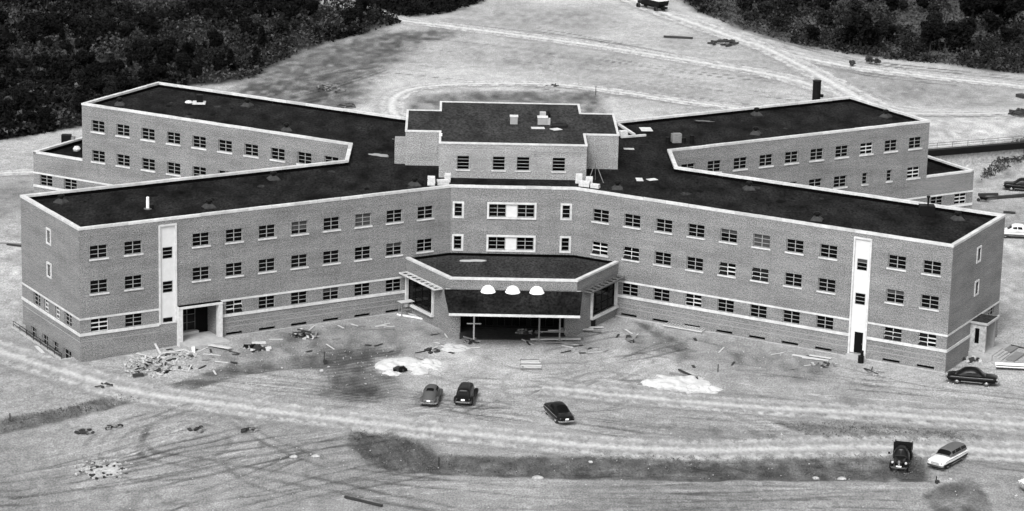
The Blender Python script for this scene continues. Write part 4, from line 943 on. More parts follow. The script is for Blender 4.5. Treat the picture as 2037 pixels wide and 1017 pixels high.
for px, py, k, s in [(1712, 98, 1, .95), (1690, 92, 0, .7), (1735, 95, 0, .7), (1672, 88, 4, .6), (1765, 85, 0, .6), (1750, 72, 4, .6), (1618, 82, 0, .5), (1850, 97, 0, .85), (1880, 98, 1, .7), (1905, 98, 0, .85), (1922, 90, 1, .7), (1865, 88, 0, .7), (1772, 26, 0, .6), (1836, 22, 0, .6), (1798, 20, 3, .5), (1930, 60, 1, 1.1), (1960, 55, 1, 1.2), (1990, 48, 0, 1.0), (2015, 60, 1, 1.0), (1945, 30, 0, 1.0), (1985, 20, 1, 1.1), (2020, 15, 0, 1.0), (1940, 5, 1, 1.0), (1975, 70, 0, .7), (2030, 85, 4, .7), (2000, 90, 0, .6), (1855, 35, 3, .6), (1860, 55, 4, .6), (1640, 25, 0, .6), (1600, 12, 1, .7), (1660, 10, 0, .7), (1570, 25, 4, .6), (1520, 30, 3, .6), (1800, 100, 3, .5), (1830, 105, 3, .45), (1960, 110, 4, .5), (1780, 110, 5, .5), (1480, 22, 4, .6), (1545, 55, 3, .5), (1590, 60, 5, .6), (1640, 50, 4, .55), (1700, 30, 4, .6), (1725, 8, 0, .7), (1990, 125, 5, .4), (1695, 128, 5, .3), (1730, 122, 5, .35), (1745, 124, 5, .3)]:
    x, y = atz(px, py+6); put_tree(x, y, k, s, TR_[k], GR+' (kind %s)' % ['round', 'tall', 'pointed', 'small', 'spreading', 'pale'][k])
# undergrowth: one mass
def scrub(name, poly, n, size, h, m, seed, bounds, thr=None, ms=9.0, mseed=200):
    rng = np.random.RandomState(seed); P = []
    px = rng.uniform(bounds[0], bounds[1], n*4); py = rng.uniform(bounds[2], bounds[3], n*4)
    xy = np.array([atz(a, b) for a, b in zip(px, py)]); sd = poly_sd(xy[:, 0], xy[:, 1], poly); xy = xy[sd < -.2]
    if thr is not None:
        nv = vnoise(xy[:, 0], xy[:, 1]*.5, ms, mseed)+.4*vnoise(xy[:, 0], xy[:, 1]*.5, ms*.35, mseed+1); xy = xy[nv > thr] if thr >= 0 or thr > -.9 else xy
    xy = xy[:n]
    hh = h*np.clip(.35+1.3*(vnoise(xy[:, 0], xy[:, 1], 5, seed+9)+.5), .2, 1.6); z = gz(xy[:, 0], xy[:, 1])+rng.uniform(0, 1, len(xy))*hh
    me = tri_mesh(name, leaf_cloud(np.column_stack([xy, z]), size, rng), m); return tag(link(name, me), kind='stuff')
tag(scrub('undergrowth', PLw, 20000, .32, 1.5, M['leafdark'], 61, (-25, 805, -28, 280), -.08, 14.0, 220), 'dark undergrowth filling the wood behind the left wing', 'undergrowth')
tag(scrub('undergrowth', PLw, 7000, .26, 1.1, M['leaflight'], 62, (-25, 805, -28, 280), -.5), 'grey bushes scattered through the wood behind the left wing', 'undergrowth')
tag(scrub('undergrowth', PLw, 10000, .28, 1.2, M['leafmid'], 68, (-25, 805, -28, 280), -.2, 6.0, 240), 'mid-grey bushes mixed into the wood behind the left wing', 'undergrowth')
tag(scrub('undergrowth', PTw, 3000, .34, 1.6, M['leafdark'], 63, (690, 990, -28, 40)), 'dark undergrowth at the top of the hill track', 'undergrowth')
tag(scrub('scrub', PRw, 7000, .28, 1.0, M['leafmid'], 64, (1310, 2060, -28, 152), -.1), 'mid-grey scrub beyond the upper right road', 'scrub')
tag(scrub('scrub', PRw, 8000, .24, .6, M['leaflight'], 65, (1310, 2060, -28, 152)), 'pale weedy grass beyond the upper right road', 'scrub')
tag(scrub('scrub', PRw, 2500, .30, 1.3, M['leafdark'], 66, (1310, 2060, -28, 152), .26, 7.0, 210), 'dark scrub clumps beyond the upper right road', 'scrub')
tag(scrub('weeds', px_poly([(1945, 362), (2050, 330), (2050, 312), (2000, 325), (1955, 345)]), 700, .12, .5, M['leaflight'], 67, (1940, 2050, 300, 366)), 'weedy growth on the bank at the foot of the retaining wall', 'weeds')
for k, i in enumerate((0, 3, 5)):
    pts, a, kk, soft = PATCH[i]; xs_ = [p[0] for p in pts]; ys_ = [p[1] for p in pts]
    tag(scrub('weeds', px_poly(pts), [700, 2600, 700, 700][k], .06, .14, M['weed'], 70+k, (min(xs_), max(xs_), min(ys_), max(ys_))), ['short weeds on the dark strip below the left wing', 'short weeds on the long dark strip below the front road', 'short weeds on the dark strip above the parked wagon', 'short weeds on the dark corner beside the wagon'][k], 'weeds')

# ------------------------------------------------------------------ vehicles
def crom(vals, t):
    n = len(vals); i = min(int(t), n-2); f = t-i; p0, p1, p2, p3 = [np.array(vals[min(max(j, 0), n-1)], float) for j in (i-1, i, i+1, i+2)]
    return .5*((2*p1)+(-p0+p2)*f+(2*p0-5*p1+4*p2-p3)*f*f+(-p0+3*p1-3*p2+p3)*f**3)
def body_loft(mb, st, n=20, ex=3.2, k=4):
    rs_ = []
    for i in range((len(st)-1)*k+1):
        x, w, zb, zt = crom(st, i/k); ring = []
        for j in range(n):
            a = 2*math.pi*j/n; c, s = math.cos(a), math.sin(a)
            ring.append((x, w*math.copysign(abs(c)**(2/ex), c), (zb+zt)/2+(zt-zb)/2*math.copysign(abs(s)**(2/ex), s)))
        rs_.append(ring)
    mb.rings(rs_)
def cab_pt(st, u, v, off=0.0, ex=2.6, tumble=.20):
    x, w, zb, zt = crom(st, u*(len(st)-1)); a = math.pi*v; c, s = math.cos(a), math.sin(a); h = max(zt-zb, .01)
    zz = abs(s)**(2/ex); y = w*math.copysign(abs(c)**(2/ex), c)*(1-tumble*zz)
    return Vector((x, y, zb+h*zz))
def cab_loft(mb, st, nu=26, nv=22, **kw):
    rs_ = [[cab_pt(st, i/nu, j/nv, **kw) for j in range(nv+1)] for i in range(nu+1)]; mb.rings(rs_, cap=True, closed=False)
def cab_patch(st, u0, u1, v0, v1, off=.012, nu=6, nv=6, **kw):
    mb = MB(); P = []
    for i in range(nu+1):
        row = []
        for j in range(nv+1):
            u, v = u0+(u1-u0)*i/nu, v0+(v1-v0)*j/nv; p = cab_pt(st, u, v, **kw); e = 1e-3
            du = cab_pt(st, min(u+e, 1), v, **kw)-cab_pt(st, max(u-e, 0), v, **kw); dv = cab_pt(st, u, min(v+e, 1), **kw)-cab_pt(st, u, max(v-e, 0), **kw); nrm = du.cross(dv)
            if nrm.length > 0: nrm.normalize()
            if nrm.dot(p-Vector((p[0]*.6, 0, .7))) < 0: nrm = -nrm
            row.append(p+nrm*off)
        P.append(row)
    mb.rings(P, cap=False, closed=False); return mb
def add_wheels(t, xf, xr, tr, r=.35, w=.19, hub='chrome'):
    for x in (xf, xr):
        for s in (-1, 1):
            mb = MB(); mb.lathe([(r*.55, -w/2), (r*.92, -w/2), (r, -w*.3), (r, w*.3), (r*.92, w/2), (r*.55, w/2)], (0, 0, 0), 'y', 20); o = mb.build('wheel', M['tyre'], t); o.location = (x, s*tr, r)
            mb = MB(); mb.lathe([(r*.56, 0), (r*.5, .05), (r*.2, .085), (.01, .09)], (0, 0, 0), 'y', 14); h = mb.build('hubcap', M[hub], o); h.location = (0, s*w*.42, 0); h.rotation_euler = (0, 0, math.pi if s > 0 else 0)
def bumper(t, x, w, z, s, m='chrome'):
    mb = MB(); pts = [(x-s*.26, -w), (x-s*.05, -w*.88), (x, -w*.5), (x+s*.03, 0), (x, w*.5), (x-s*.05, w*.88), (x-s*.26, w)]
    for a, b in zip(pts[:-1], pts[1:]): mb.bar((a[0], a[1], z), (b[0], b[1], z), .05, .15)
    mb.build('bumper', M[m], t)
def lamp(t, x, y, z, s, name='headlight', r=.1, m='lamp'):
    mb = MB(); mb.lathe([(r, -.04), (r, .02), (r*.8, .05), (r*.3, .07), (.005, .075)], (0, 0, 0), 'x', 12); o = mb.build(name, M[m], t); o.location = (x, y, z); o.rotation_euler = (0, 0, 0 if s > 0 else math.pi)
def fenders(t, m, xf, xr, y, ln=.72, wd=.21, h=.66, rear=.7):
    for x, L in ((xf, ln), (xr, rear)):
        for s in (-1, 1):
            mb = MB(); st = [(-L, .02, .30, .34), (-L*.85, wd*.75, .26, h*.72), (-L*.4, wd, .24, h+.12), (0, wd, .26, h+.17), (L*.45, wd*.95, .26, h+.10), (L*.85, wd*.7, .3, h*.85), (L, .03, .38, .5)]
            body_loft(mb, st, 14, 2.6, 3); o = mb.build('fender', m, t, smooth=True); o.location = (x, s*y, 0)
def car(name, label, cat, x, y, heading, style, paint_m, roof_m=None, lower_m=None, group=None, scale=1.0):
    t = thing(name, label, cat, (x, y, float(gz(x, y))+.02), heading, group); t.scale = (scale,)*3
    P = M[paint_m]; RM = M[roof_m] if roof_m else P
    if style == 'sedan50':
        body = [(-2.52, .55, .48, .72), (-2.42, .80, .40, .86), (-1.9, .90, .32, .94), (-1.0, .93, .28, .95), (0, .94, .27, .96), (1.0, .93, .27, .99), (1.9, .89, .30, .98), (2.36, .78, .38, .90), (2.48, .55, .48, .76)]
        cab = [(-1.75, .72, .90, .92), (-1.3, .80, .92, 1.22), (-.85, .83, .92, 1.54), (-.3, .84, .93, 1.66), (.25, .83, .94, 1.65), (.62, .82, .95, 1.5), (1.0, .78, .96, 1.15), (1.3, .70, .96, .98)]
        gl = [('windshield', .74, .93, .22, .78), ('rear_window', .10, .31, .26, .74)]
        sd = [(.36, .50), (.52, .70)]; sv = (.06, .20)
    elif style == 'fastback40':
        body = [(-2.30, .50, .48, .66), (-2.18, .70, .38, .80), (-1.7, .76, .32, .88), (-.9, .80, .28, .92), (0, .82, .27, .95), (.9, .74, .27, 1.02), (1.6, .55, .32, 1.02), (2.1, .42, .40, .95), (2.2, .34, .46, .85)]
        cab = [(-2.15, .40, .74, .78), (-1.8, .60, .80, 1.05), (-1.3, .70, .86, 1.36), (-.7, .74, .92, 1.56), (-.1, .75, .94, 1.62), (.45, .74, .96, 1.56), (.75, .72, .98, 1.36), (1.05, .62, 1.0, 1.04)]
        gl = [('windshield', .76, .93, .22, .78), ('rear_window', .30, .40, .33, .67)]
        sd = [(.42, .56), (.58, .74)]; sv = (.08, .22)
    elif style == 'sedan30':
        body = [(-2.0, .60, .42, .80), (-1.9, .70, .36, .98), (-1.2, .74, .32, 1.02), (0, .74, .30, 1.02), (.7, .68, .30, 1.05), (1.2, .50, .34, 1.06), (1.9, .38, .40, 1.04), (2.0, .30, .46, .95)]
        cab = [(-2.0, .62, .85, .98), (-1.9, .68, .9, 1.45), (-1.65, .70, .95, 1.66), (-.9, .72, .97, 1.73), (-.1, .72, .98, 1.72), (.5, .70, 1.0, 1.66), (.68, .68, 1.02, 1.40), (.8, .64, 1.03, 1.08)]
        gl = [('windshield', .82, .94, .2, .8), ('rear_window', .10, .20, .36, .64)]
        sd = [(.34, .52), (.55, .74)]; sv = (.08, .20)
    elif style == 'wagon':
        body = [(-2.48, .70, .45, .80), (-2.40, .86, .38, .96), (-1.6, .91, .32, 1.0), (-.5, .93, .29, 1.0), (.6, .93, .28, 1.01), (1.6, .91, .30, 1.02), (2.3, .86, .36, .98), (2.46, .74, .44, .84)]
        cab = [(-2.42, .74, .95, 1.08), (-2.3, .80, .97, 1.40), (-2.05, .82, .98, 1.56), (-1.2, .83, .98, 1.62), (-.2, .83, .98, 1.62), (.45, .82, .99, 1.55), (.75, .81, 1.0, 1.30), (1.0, .76, 1.01, 1.05)]
        gl = [('windshield', .76, .95, .17, .83), ('rear_window', .06, .22, .2, .8)]
        sd = [(.24, .42), (.44, .58), (.60, .73)]; sv = (.05, .19)
    lm = M[lower_m] if lower_m else None
    body = [(a, b, c-.08, d_) for a, b, c, d_ in body]
    mb = MB(); body_loft(mb, body); mb.build('body', P, t, smooth=True)
    if lm:
        mb = MB(); body_loft(mb, [(a, b+.015, c+.0, c+(d_-c)*.60) for a, b, c, d_ in body[:-1]], 20, 4.5); mb.build('lower_panel', lm, t, smooth=True)
    kw = dict(ex=4.2, tumble=.10) if style == 'sedan30' else (dict(ex=3.4, tumble=.16) if style == 'wagon' else {})
    mb = MB(); cab_loft(mb, cab, **kw); mb.build('cabin', RM, t, smooth=True)
    for nm, u0, u1, v0, v1 in gl: cab_patch(cab, u0, u1, v0, v1, **kw).build(nm, M['carglass'], t, smooth=True)
    for u0, u1 in sd:
        cab_patch(cab, u0, u1, sv[0], sv[1], **kw).build('side_window', M['carglass'], t, smooth=True); cab_patch(cab, u0, u1, 1-sv[1], 1-sv[0], **kw).build('side_window', M['carglass'], t, smooth=True)
    xf, xr = (1.45, -1.45) if style in ('sedan50', 'wagon') else ((1.35, -1.3) if style == 'fastback40' else (1.45, -1.25))
    add_wheels(t, xf, xr, .74, .36 if style == 'sedan30' else .34)
    if style in ('fastback40', 'sedan30'): fenders(t, P, xf, xr, .74)
    if style == 'fastback40':
        for s in (-1, 1): mb = MB(); mb.box((.05, s*.80, .33), (1.5, .2, .05)); mb.build('running_board', M['tyre'], t)
    if style == 'sedan30':
        for s in (-1, 1): mb = MB(); mb.box((.1, s*.80, .36), (1.8, .26, .05)); mb.build('running_board', M['tyre'], t)
    fx, rx = body[-1][0], body[0][0]
    bumper(t, fx+.10, .84 if style != 'sedan30' else .72, .46, 1); bumper(t, rx-.10, .84 if style != 'sedan30' else .72, .46, -1)
    hy = .66 if style in ('sedan50', 'wagon') else .60
    for s in (-1, 1):
        lamp(t, fx-.02 if style in ('sedan50', 'wagon') else fx-.25, s*hy, .74 if style in ('sedan50', 'wagon') else .84, 1); lamp(t, rx+.02, s*hy, .72, -1, 'tail_light', .06, 'greypaint')
    mb = MB()
    for i in range(4): mb.box((fx+.02, 0, .50+.09*i), (.06, .95-.06*i if style in ('sedan50', 'wagon') else .4, .035))
    mb.build('grille', M['chrome'], t)
    mb = MB(); mb.box((rx-.02, 0, .66), (.03, .34, .16)); mb.build('licence_plate', M['whitemetal'], t)
    if style in ('sedan50', 'wagon'):
        for s in (-1, 1):
            mb = MB(); mb.bar((-2.1, s*.935, .80), (2.1, s*.945, .84), .03, .045); mb.build('chrome_strip', M['chrome'], t); mb = MB(); mb.bar((-1.05, s*.93, .36), (1.05, s*.93, .36), .03, .05); mb.build('sill_strip', M['chrome'], t)
        mb = MB(); mb.box((0, 0, 0), (.05, 1.18, .05)); o = mb.build('rear_window_trim', M['chrome'], t); o.location = (cab[1][0]-.32, 0, cab[1][3]-.24)
    return t
def head(a, b):
    p, q = gp(*a), gp(*b); return math.atan2(q[1]-p[1], q[0]-p[0])
def placed_at(px, py): x, y, z = gp(px, py); return x, y
x, y = placed_at(858, 797); car('car', 'grey rounded fastback sedan seen from behind, beside the boxy black sedan', 'car', x, y, R(83), 'fastback40', 'greypaint')
x, y = placed_at(927, 797); car('car', 'boxy black upright sedan next to the grey fastback', 'car', x, y, R(81), 'sedan30', 'black', scale=1.04)
x, y = placed_at(1111, 832); car('car', 'black two-door sedan parked alone in front of the entrance', 'car', x, y, R(107), 'sedan50', 'black', scale=.98)
x, y = placed_at(1936, 766); car('car', 'long black sedan parked by the right end of the building', 'car', x, y+.6, R(-15), 'sedan50', 'black', scale=1.02)
x, y = placed_at(1884, 922); car('station_wagon', 'two-tone station wagon with white body, dark sides and grey roof', 'car', x, y, R(233), 'wagon', 'white', 'dkgrey', 'black')
x, y = placed_at(2080, 972); car('car', 'pale car cut by the photograph edge near the wagon', 'car', x, y, R(200), 'sedan50', 'white')
x, y = placed_at(2022, 472); car('car', 'pale sedan parked behind the right wing end', 'car', x, y, R(175), 'sedan50', 'white', None, 'greypaint')
x, y = placed_at(2034, 379); car('car', 'dark sedan in the service yard below the retaining wall', 'car', x, y, R(168), 'sedan50', 'black')
# pickup truck
x, y = placed_at(1791, 928); t = thing('pickup_truck', 'dark pickup truck with high box body facing the camera beside the white wagon', 'truck', (x, y, float(gz(x, y))+.02), R(256))
P = M['black']; mb = MB(); body_loft(mb, [(-.2, .62, .4, 1.1), (.3, .62, .4, 1.14), (.9, .50, .42, 1.12), (1.6, .40, .45, 1.06), (1.75, .32, .5, .95)]); mb.build('hood', P, t, smooth=True)
cb = [(-1.05, .70, .5, 1.3), (-.98, .76, .55, 1.72), (-.7, .78, .6, 1.84), (-.2, .78, .62, 1.84), (.12, .76, .7, 1.76), (.3, .74, .8, 1.45), (.42, .72, .9, 1.12)]
mb = MB(); cab_loft(mb, cb, tumble=.1); mb.build('cab', P, t, smooth=True)
cab_patch(cb, .70, .93, .22, .49, tumble=.1).build('windshield', M['carglass'], t, smooth=True); cab_patch(cb, .70, .93, .51, .78, tumble=.1).build('windshield', M['carglass'], t, smooth=True)
for v in ((.09, .24), (.76, .91)): cab_patch(cb, .28, .62, v[0], v[1], tumble=.1).build('side_window', M['carglass'], t, smooth=True)
mb = MB(); mb.box((-2.05, 0, .75), (2.0, 1.62, .08)); mb.box((-2.05, .80, 1.18), (2.0, .06, .8)); mb.box((-2.05, -.80, 1.18), (2.0, .06, .8)); mb.box((-1.08, 0, 1.38), (.06, 1.66, 1.15)); mb.box((-3.03, 0, 1.1), (.06, 1.6, .65)); mb.build('box_body', M['blackmetal'], t)
fenders(t, P, 1.2, -2.1, .74, .7, .2, .64, .6); add_wheels(t, 1.2, -2.1, .74, .37)
bumper(t, 1.95, .80, .48, 1)
for s in (-1, 1): lamp(t, 1.62, s*.62, .86, 1, r=.12)
mb = MB(); mb.box((1.78, 0, .92), (.05, .16, .42)); mb.build('grille', M['chrome'], t); mb = MB(); mb.box((1.97, 0, .62), (.03, .5, .12)); mb.build('licence_plate', M['whitemetal'], t)
mb = MB(); mb.bar((.3, -.9, 1.25), (.35, -1.05, 1.3), .04); mb.box((.35, -1.08, 1.32), (.04, .16, .2)); mb.build('side_mirror', P, t)
# dump truck on the far road
x, y = placed_at(1299, 20); t = thing('dump_truck', 'dark dump truck heaped with pale earth on the far road', 'truck', (x, y, float(gz(x, y))+.02), R(128))
mb = MB(); mb.rings([[(-2.6, -1.05, 1.0), (1.0, -1.05, 1.0), (1.0, 1.05, 1.0), (-2.6, 1.05, 1.0)], [(-2.8, -1.15, 1.9), (1.1, -1.15, 1.9), (1.1, 1.15, 1.9), (-2.8, 1.15, 1.9)]]); mb.build('dump_body', M['black'], t)
mb = MB(); mb.rings([[(-2.7, -1.1, 1.9), (1.0, -1.1, 1.9), (1.0, 1.1, 1.9), (-2.7, 1.1, 1.9)], [(-2.0, -.7, 2.4), (.4, -.7, 2.45), (.4, .7, 2.45), (-2.0, .7, 2.4)], [(-1.4, -.2, 2.8), (-.3, -.2, 2.8), (-.3, .2, 2.8), (-1.4, .2, 2.8)]]); mb.build('earth_load', M['sand'], t)
mb = MB(); mb.box((-.3, 0, .75), (6.0, .8, .3)); mb.build('chassis', M['blackmetal'], t); cb = [(1.15, .85, .8, 1.6), (1.2, .9, .8, 2.2), (1.5, .9, .8, 2.3), (2.0, .9, .9, 2.25), (2.3, .88, 1.0, 1.8), (2.4, .85, 1.1, 1.4)]
mb = MB(); cab_loft(mb, cb, tumble=.1); mb.build('cab', M['black'], t, smooth=True); cab_patch(cb, .66, .92, .2, .8, tumble=.1).build('windshield', M['carglass'], t); mb = MB(); body_loft(mb, [(2.2, .6, .7, 1.4), (3.0, .5, .7, 1.35), (3.6, .42, .75, 1.25), (3.75, .3, .8, 1.1)]); mb.build('hood', M['black'], t, smooth=True)
add_wheels(t, 2.9, -1.6, .85, .46, .3, 'blackmetal')

# ------------------------------------------------------------------ builders' clutter
crng = random.Random(23)
def plank(a, b, w, h, m, label, z0=0.0, z1=0.0, cat='plank', name='plank'):
    p, q = Vector(gp(*a)), Vector(gp(*b)); c = (p+q)/2; mb = MB(); mb.bar(p-c+Vector((0, 0, z0+h/2+.03)), q-c+Vector((0, 0, z1+h/2+.03)), w, h); o = mb.build(name, M[m]); o.location = c; return tag(o, label, cat)
def heap(px, py, name, label, cat, n, rx, ry, mats, sz=(.9, .16, .06), rub=0, hgt=.4, base=None):
    x, y, z = gp(px, py); t = thing(name, label, cat, (x, y, z))
    if base:
        mb = MB(); N = 16; mb.rings([[(rx*k*math.cos(2*math.pi*i/N)*crng.uniform(.8, 1.1), ry*k*math.sin(2*math.pi*i/N)*crng.uniform(.8, 1.1), zz) for i in range(N)] for k, zz in ((1, -.1), (.8, hgt*.25), (.5, hgt*.5), (.15, hgt*.6))]); mb.build('heap_base', M[base], t)
    for i in range(n):
        rr = math.sqrt(crng.random()); aa = crng.uniform(0, 6.28); bx, by = rr*rx*math.cos(aa), rr*ry*math.sin(aa); hz = hgt*(1-rr)*crng.uniform(.3, 1)+.05
        g = Matrix.Rotation(crng.uniform(0, 3.14), 3, 'Z') @ Matrix.Rotation(crng.uniform(-.35, .35), 3, 'Y'); L = sz[0]*crng.uniform(.5, 1.6)
        mb = MB(); mb.box((bx, by, hz+abs(L*.1)), (L, sz[1]*crng.uniform(.6, 1.6), sz[2]*crng.uniform(.7, 2)), m=g); mb.build('board' if sz[0] > .5 else 'stone', M[crng.choice(mats)], t)
    if rub:
        mb = MB()
        for i in range(rub):
            rr = math.sqrt(crng.random()); aa = crng.uniform(0, 6.28); s = crng.uniform(.06, .22); g = Matrix.Rotation(crng.uniform(0, 3), 3, (crng.random()+.01, crng.random(), crng.random())); mb.box((rr*rx*1.2*math.cos(aa), rr*ry*1.2*math.sin(aa), s*.3), (s*1.4, s, s*.8), m=g)
        o = mb.build('rubble', M['rubble'], t); o['kind'] = 'stuff'
    return t
heap(312, 729, 'debris_pile', 'broad scattered heap of broken boards and rubble below the left wing', 'debris', 44, 2.9, 3.4, ['oldwood', 'darkwood', 'wood', 'darkwood', 'blackmetal', 'rubble'], (.5, .16, .07), 260, .3)
heap(365, 706, 'plank_stack', 'stack of grey planks between the debris heap and the portal', 'planks', 12, 1.2, 1.3, ['oldwood', 'wood', 'concrete'], (1.8, .22, .06), 30, .4)
heap(512, 695, 'debris_pile', 'dark pipe and board heap left of the flat-topped pile', 'debris', 16, 1.2, .9, ['darkwood', 'blackmetal', 'wood', 'rubble'], (.9, .22, .16), 16, .6)
heap(606, 670, 'debris_pile', 'board heap with a black bundle on top, near the base vents', 'debris', 14, 1.4, .9, ['wood', 'oldwood', 'darkwood', 'blackmetal'], (1.4, .2, .1), 14, .7)
plank((392, 684), (458, 699), .5, .10, 'wood', 'long pale plank lying below the portal, beside the plank stack', .05, .25); plank((402, 690), (450, 700), .25, .08, 'oldwood', 'thin grey plank under the long pale plank')
plank((272, 704), (308, 714), .25, .08, 'wood', 'pale plank at the left of the debris heap'); plank((308, 694), (320, 709), .22, .10, 'wood', 'short pale plank tilted above the debris heap', .5, .1); plank((384, 694), (385, 706), .35, .3, 'whitemetal', 'short white post block beside the plank stack')
plank((264, 751), (285, 749), .5, .3, 'darkwood', 'black timber lying below the debris heap'); plank((72, 690), (86, 704), .35, .08, 'wood', 'pale plank by the areaway of the left end')
plank((790, 627), (846, 637), .14, .14, 'whitemetal', 'long white pole lying left of the portico'); plank((812, 625), (838, 634), .12, .12, 'wood', 'thin pale pole beside the long white pole'); plank((722, 657), (785, 656), .14, .12, 'oldwood', 'thin grey pole on the ground in front of the left wing'); plank((686, 991), (760, 1009), .22, .2, 'darkwood', 'long black timber lying alone in the foreground')
plank((1332, 744), (1388, 752), .2, .15, 'oldwood', 'dark timber lying on the edge of the right sand heap'); plank((1350, 740), (1387, 757), .2, .15, 'darkwood', 'black timber on top of the right sand heap', .15, .1)
for i, (a, b, w) in enumerate((((1112, 655), (1200, 654), .3), ((1130, 658), (1196, 663), .35), ((1090, 661), (1180, 660), .3), ((1065, 673), (1160, 675), .35), ((1055, 679), (1155, 679), .4), ((1075, 683), (1140, 685), .35))):
    plank(a, b, w, .08, 'wood' if i % 2 == 0 else 'oldwood', ['uppermost pale plank of the lumber beside the entrance', 'grey plank under the uppermost lumber beside the entrance', 'pale plank reaching under the canopy edge', 'grey plank in the lower lumber row at the entrance', 'pale plank in the middle of the lower lumber row', 'grey plank at the front of the lower lumber row'][i], crng.uniform(0, .25), crng.uniform(0, .25))
x, y, z = gp(1055, 727); t = thing('plank_stack', 'pale slatted lumber stack in the middle of the forecourt', 'planks', (x, y, z), .05)
for i in range(7): mb = MB(); mb.box((crng.uniform(-.15, .15), -1.6+i*.52, .12+.02*(i % 3)), (2.2*crng.uniform(.8, 1.05), .22, .10), crng.uniform(-.08, .08)); mb.build('plank', M['wood' if i % 3 else 'oldwood'], t)
for s in (-.7, .7): mb = MB(); mb.box((s, 0, .04), (.12, 3.4, .10)); mb.build('bearer', M['oldwood'], t)
x, y, z = gp(1362, 655); t = thing('slatted_rack', 'long slatted timber rack lying in front of the right wing', 'rack', (x, y, z+.1), R(-30))
for s in (-.55, .55): mb = MB(); mb.box((0, s, .1), (4.6, .09, .1)); mb.build('rail', M['wood'], t)
for i in range(15): mb = MB(); mb.box((-2.2+4.4*i/14, 0, .16), (.10, 1.2, .05)); mb.build('slat', M['wood'], t)
heap(1258, 680, 'log', 'dark log lying on the forecourt below the right wing', 'log', 4, .4, .2, ['darkwood', 'oldwood'], (1.1, .3, .25), 0, .2)
for i, (px, py, L, rz) in enumerate(((1605, 712, 3.2, -.5), (1622, 716, 2.8, -.35), (1632, 712, 2.4, -.45))):
    x, y, z = gp(px, py); mb = MB(); mb.box((0, 0, .08+.02*i), (L, .3, .08), rz); o = mb.build('plank', M['wood']); o.location = (x, y, z); tag(o, ['longest pale plank beside the stair door path', 'middle pale plank beside the stair door path', 'short pale plank nearest the stair door'][i], 'plank')
heap(1640, 728, 'weed_clump', 'dark weedy rubbish below the planks by the stair door', 'rubbish', 10, 1.6, .8, ['darkwood', 'oldwood'], (.5, .15, .06), 10, .2)
heap(1738, 741, 'plank_stack', 'few dark laths lying near the stair door', 'planks', 4, 1.0, .4, ['oldwood', 'darkwood'], (1.5, .12, .06), 0, .1)
BL = [box_mesh('board', (L_, w_, .05), M[m_]) for L_, w_, m_ in ((1.4, .18, 'wood'), (.9, .22, 'oldwood'), (1.9, .14, 'wood'), (.7, .3, 'darkwood'), (1.2, .2, 'darkwood'))]
SP = [(crng.uniform(250, 470), crng.uniform(690, 745)) for _ in range(26)]+[(crng.uniform(480, 800), crng.uniform(645, 700)) for _ in range(20)]
SP2 = [(crng.uniform(830, 960), crng.uniform(665, 715)) for _ in range(16)]+[(crng.uniform(1020, 1230), crng.uniform(668, 705)) for _ in range(16)]
SP3 = [(crng.uniform(1250, 1640), crng.uniform(660, 735)) for _ in range(14)]
for pts_, lb, gr in ((SP, 'short loose board lying among scraps along the left front wall', 'loose boards along the left front wall'), (SP2, 'short loose board lying on the ground around the entrance', 'loose boards around the entrance'), (SP3, 'short loose board lying on the ground before the right wing', 'loose boards before the right wing')):
    for px, py in pts_:
        x, y, z = gp(px, py)
        if y > -22.2+(44.3-abs(x))*.577-.7 and abs(x) > 6.8: continue
        tag(link('board', crng.choice(BL), None, (x, y, z+.06), (0, R(crng.uniform(-5, 5)), crng.uniform(0, 3.14))), lb, 'board', gr)
# sand heaps
def mound(px, py, rx, ry, h, label, m='sand', seed=1, name='sand_heap', cat='sand heap'):
    x, y, z = gp(px, py); n = 34; V = []; F = []
    for j in range(n+1):
        for i in range(n+1):
            u, v = -1+2*i/n, -1+2*j/n; r2 = u*u+v*v; qq = 1-r2*1.25+1.5*float(vnoise(u*2.3+7, v*2.3+3, 1.0, seed))+.9*float(vnoise(u*6, v*6, 1.0, seed+1))*min(1, 3*(1-min(r2, 1)))-.15; qq = min(qq, 3*(1-r2)); hh = h*qq*.8 if qq > 0 else max(qq*.25, -.3); hh += .015*float(vnoise(u*16, v*16, 1, seed+2))
            if r2 > 1: hh = -.3
            gzz = float(gz(x+u*rx, y+v*ry)); V.append((u*rx, v*ry, gzz-z+hh+.02))
    for j in range(n):
        for i in range(n): a = j*(n+1)+i; F.append((a, a+1, a+n+2, a+n+1))
    me = bpy.data.meshes.new(name); me.from_pydata(V, [], F); me.materials.append(M[m]); o = link(name, me, None, (x, y, z)); return tag(o, label, cat)
mound(808, 729, 3.3, 3.2, .38, 'spread white sand heap in front of the left half of the portico', seed=81); mound(852, 726, 1.9, 2.0, .3, 'smaller white sand spread right of the spread white heap', seed=84); mound(1345, 763, 3.6, 3.6, .45, 'white sand heap in front of the right wing', seed=87); mound(1400, 774, 2.2, 1.7, .28, 'low white sand spread at the tail of the right heap', seed=90)
mound(905, 692, 1.7, 1.6, .15, 'thin white plaster spill at the entrance', seed=93); mound(208, 936, 2.0, 2.3, .16, 'white stony heap in the left foreground', 'rubble', seed=96, name='stone_heap', cat='stone heap')
heap(208, 936, 'stone_ring', 'dark clods scattered around the white stony heap', 'stones', 40, 2.3, 2.7, ['darkwood', 'concrete', 'darkwood', 'ventbase'], (.2, .2, .08), 40, .12)
heap(796, 738, 'clod_heap', 'dark clods on the spread white sand heap', 'stones', 10, .6, .6, ['darkwood', 'blackmetal'], (.4, .3, .25), 0, .5)
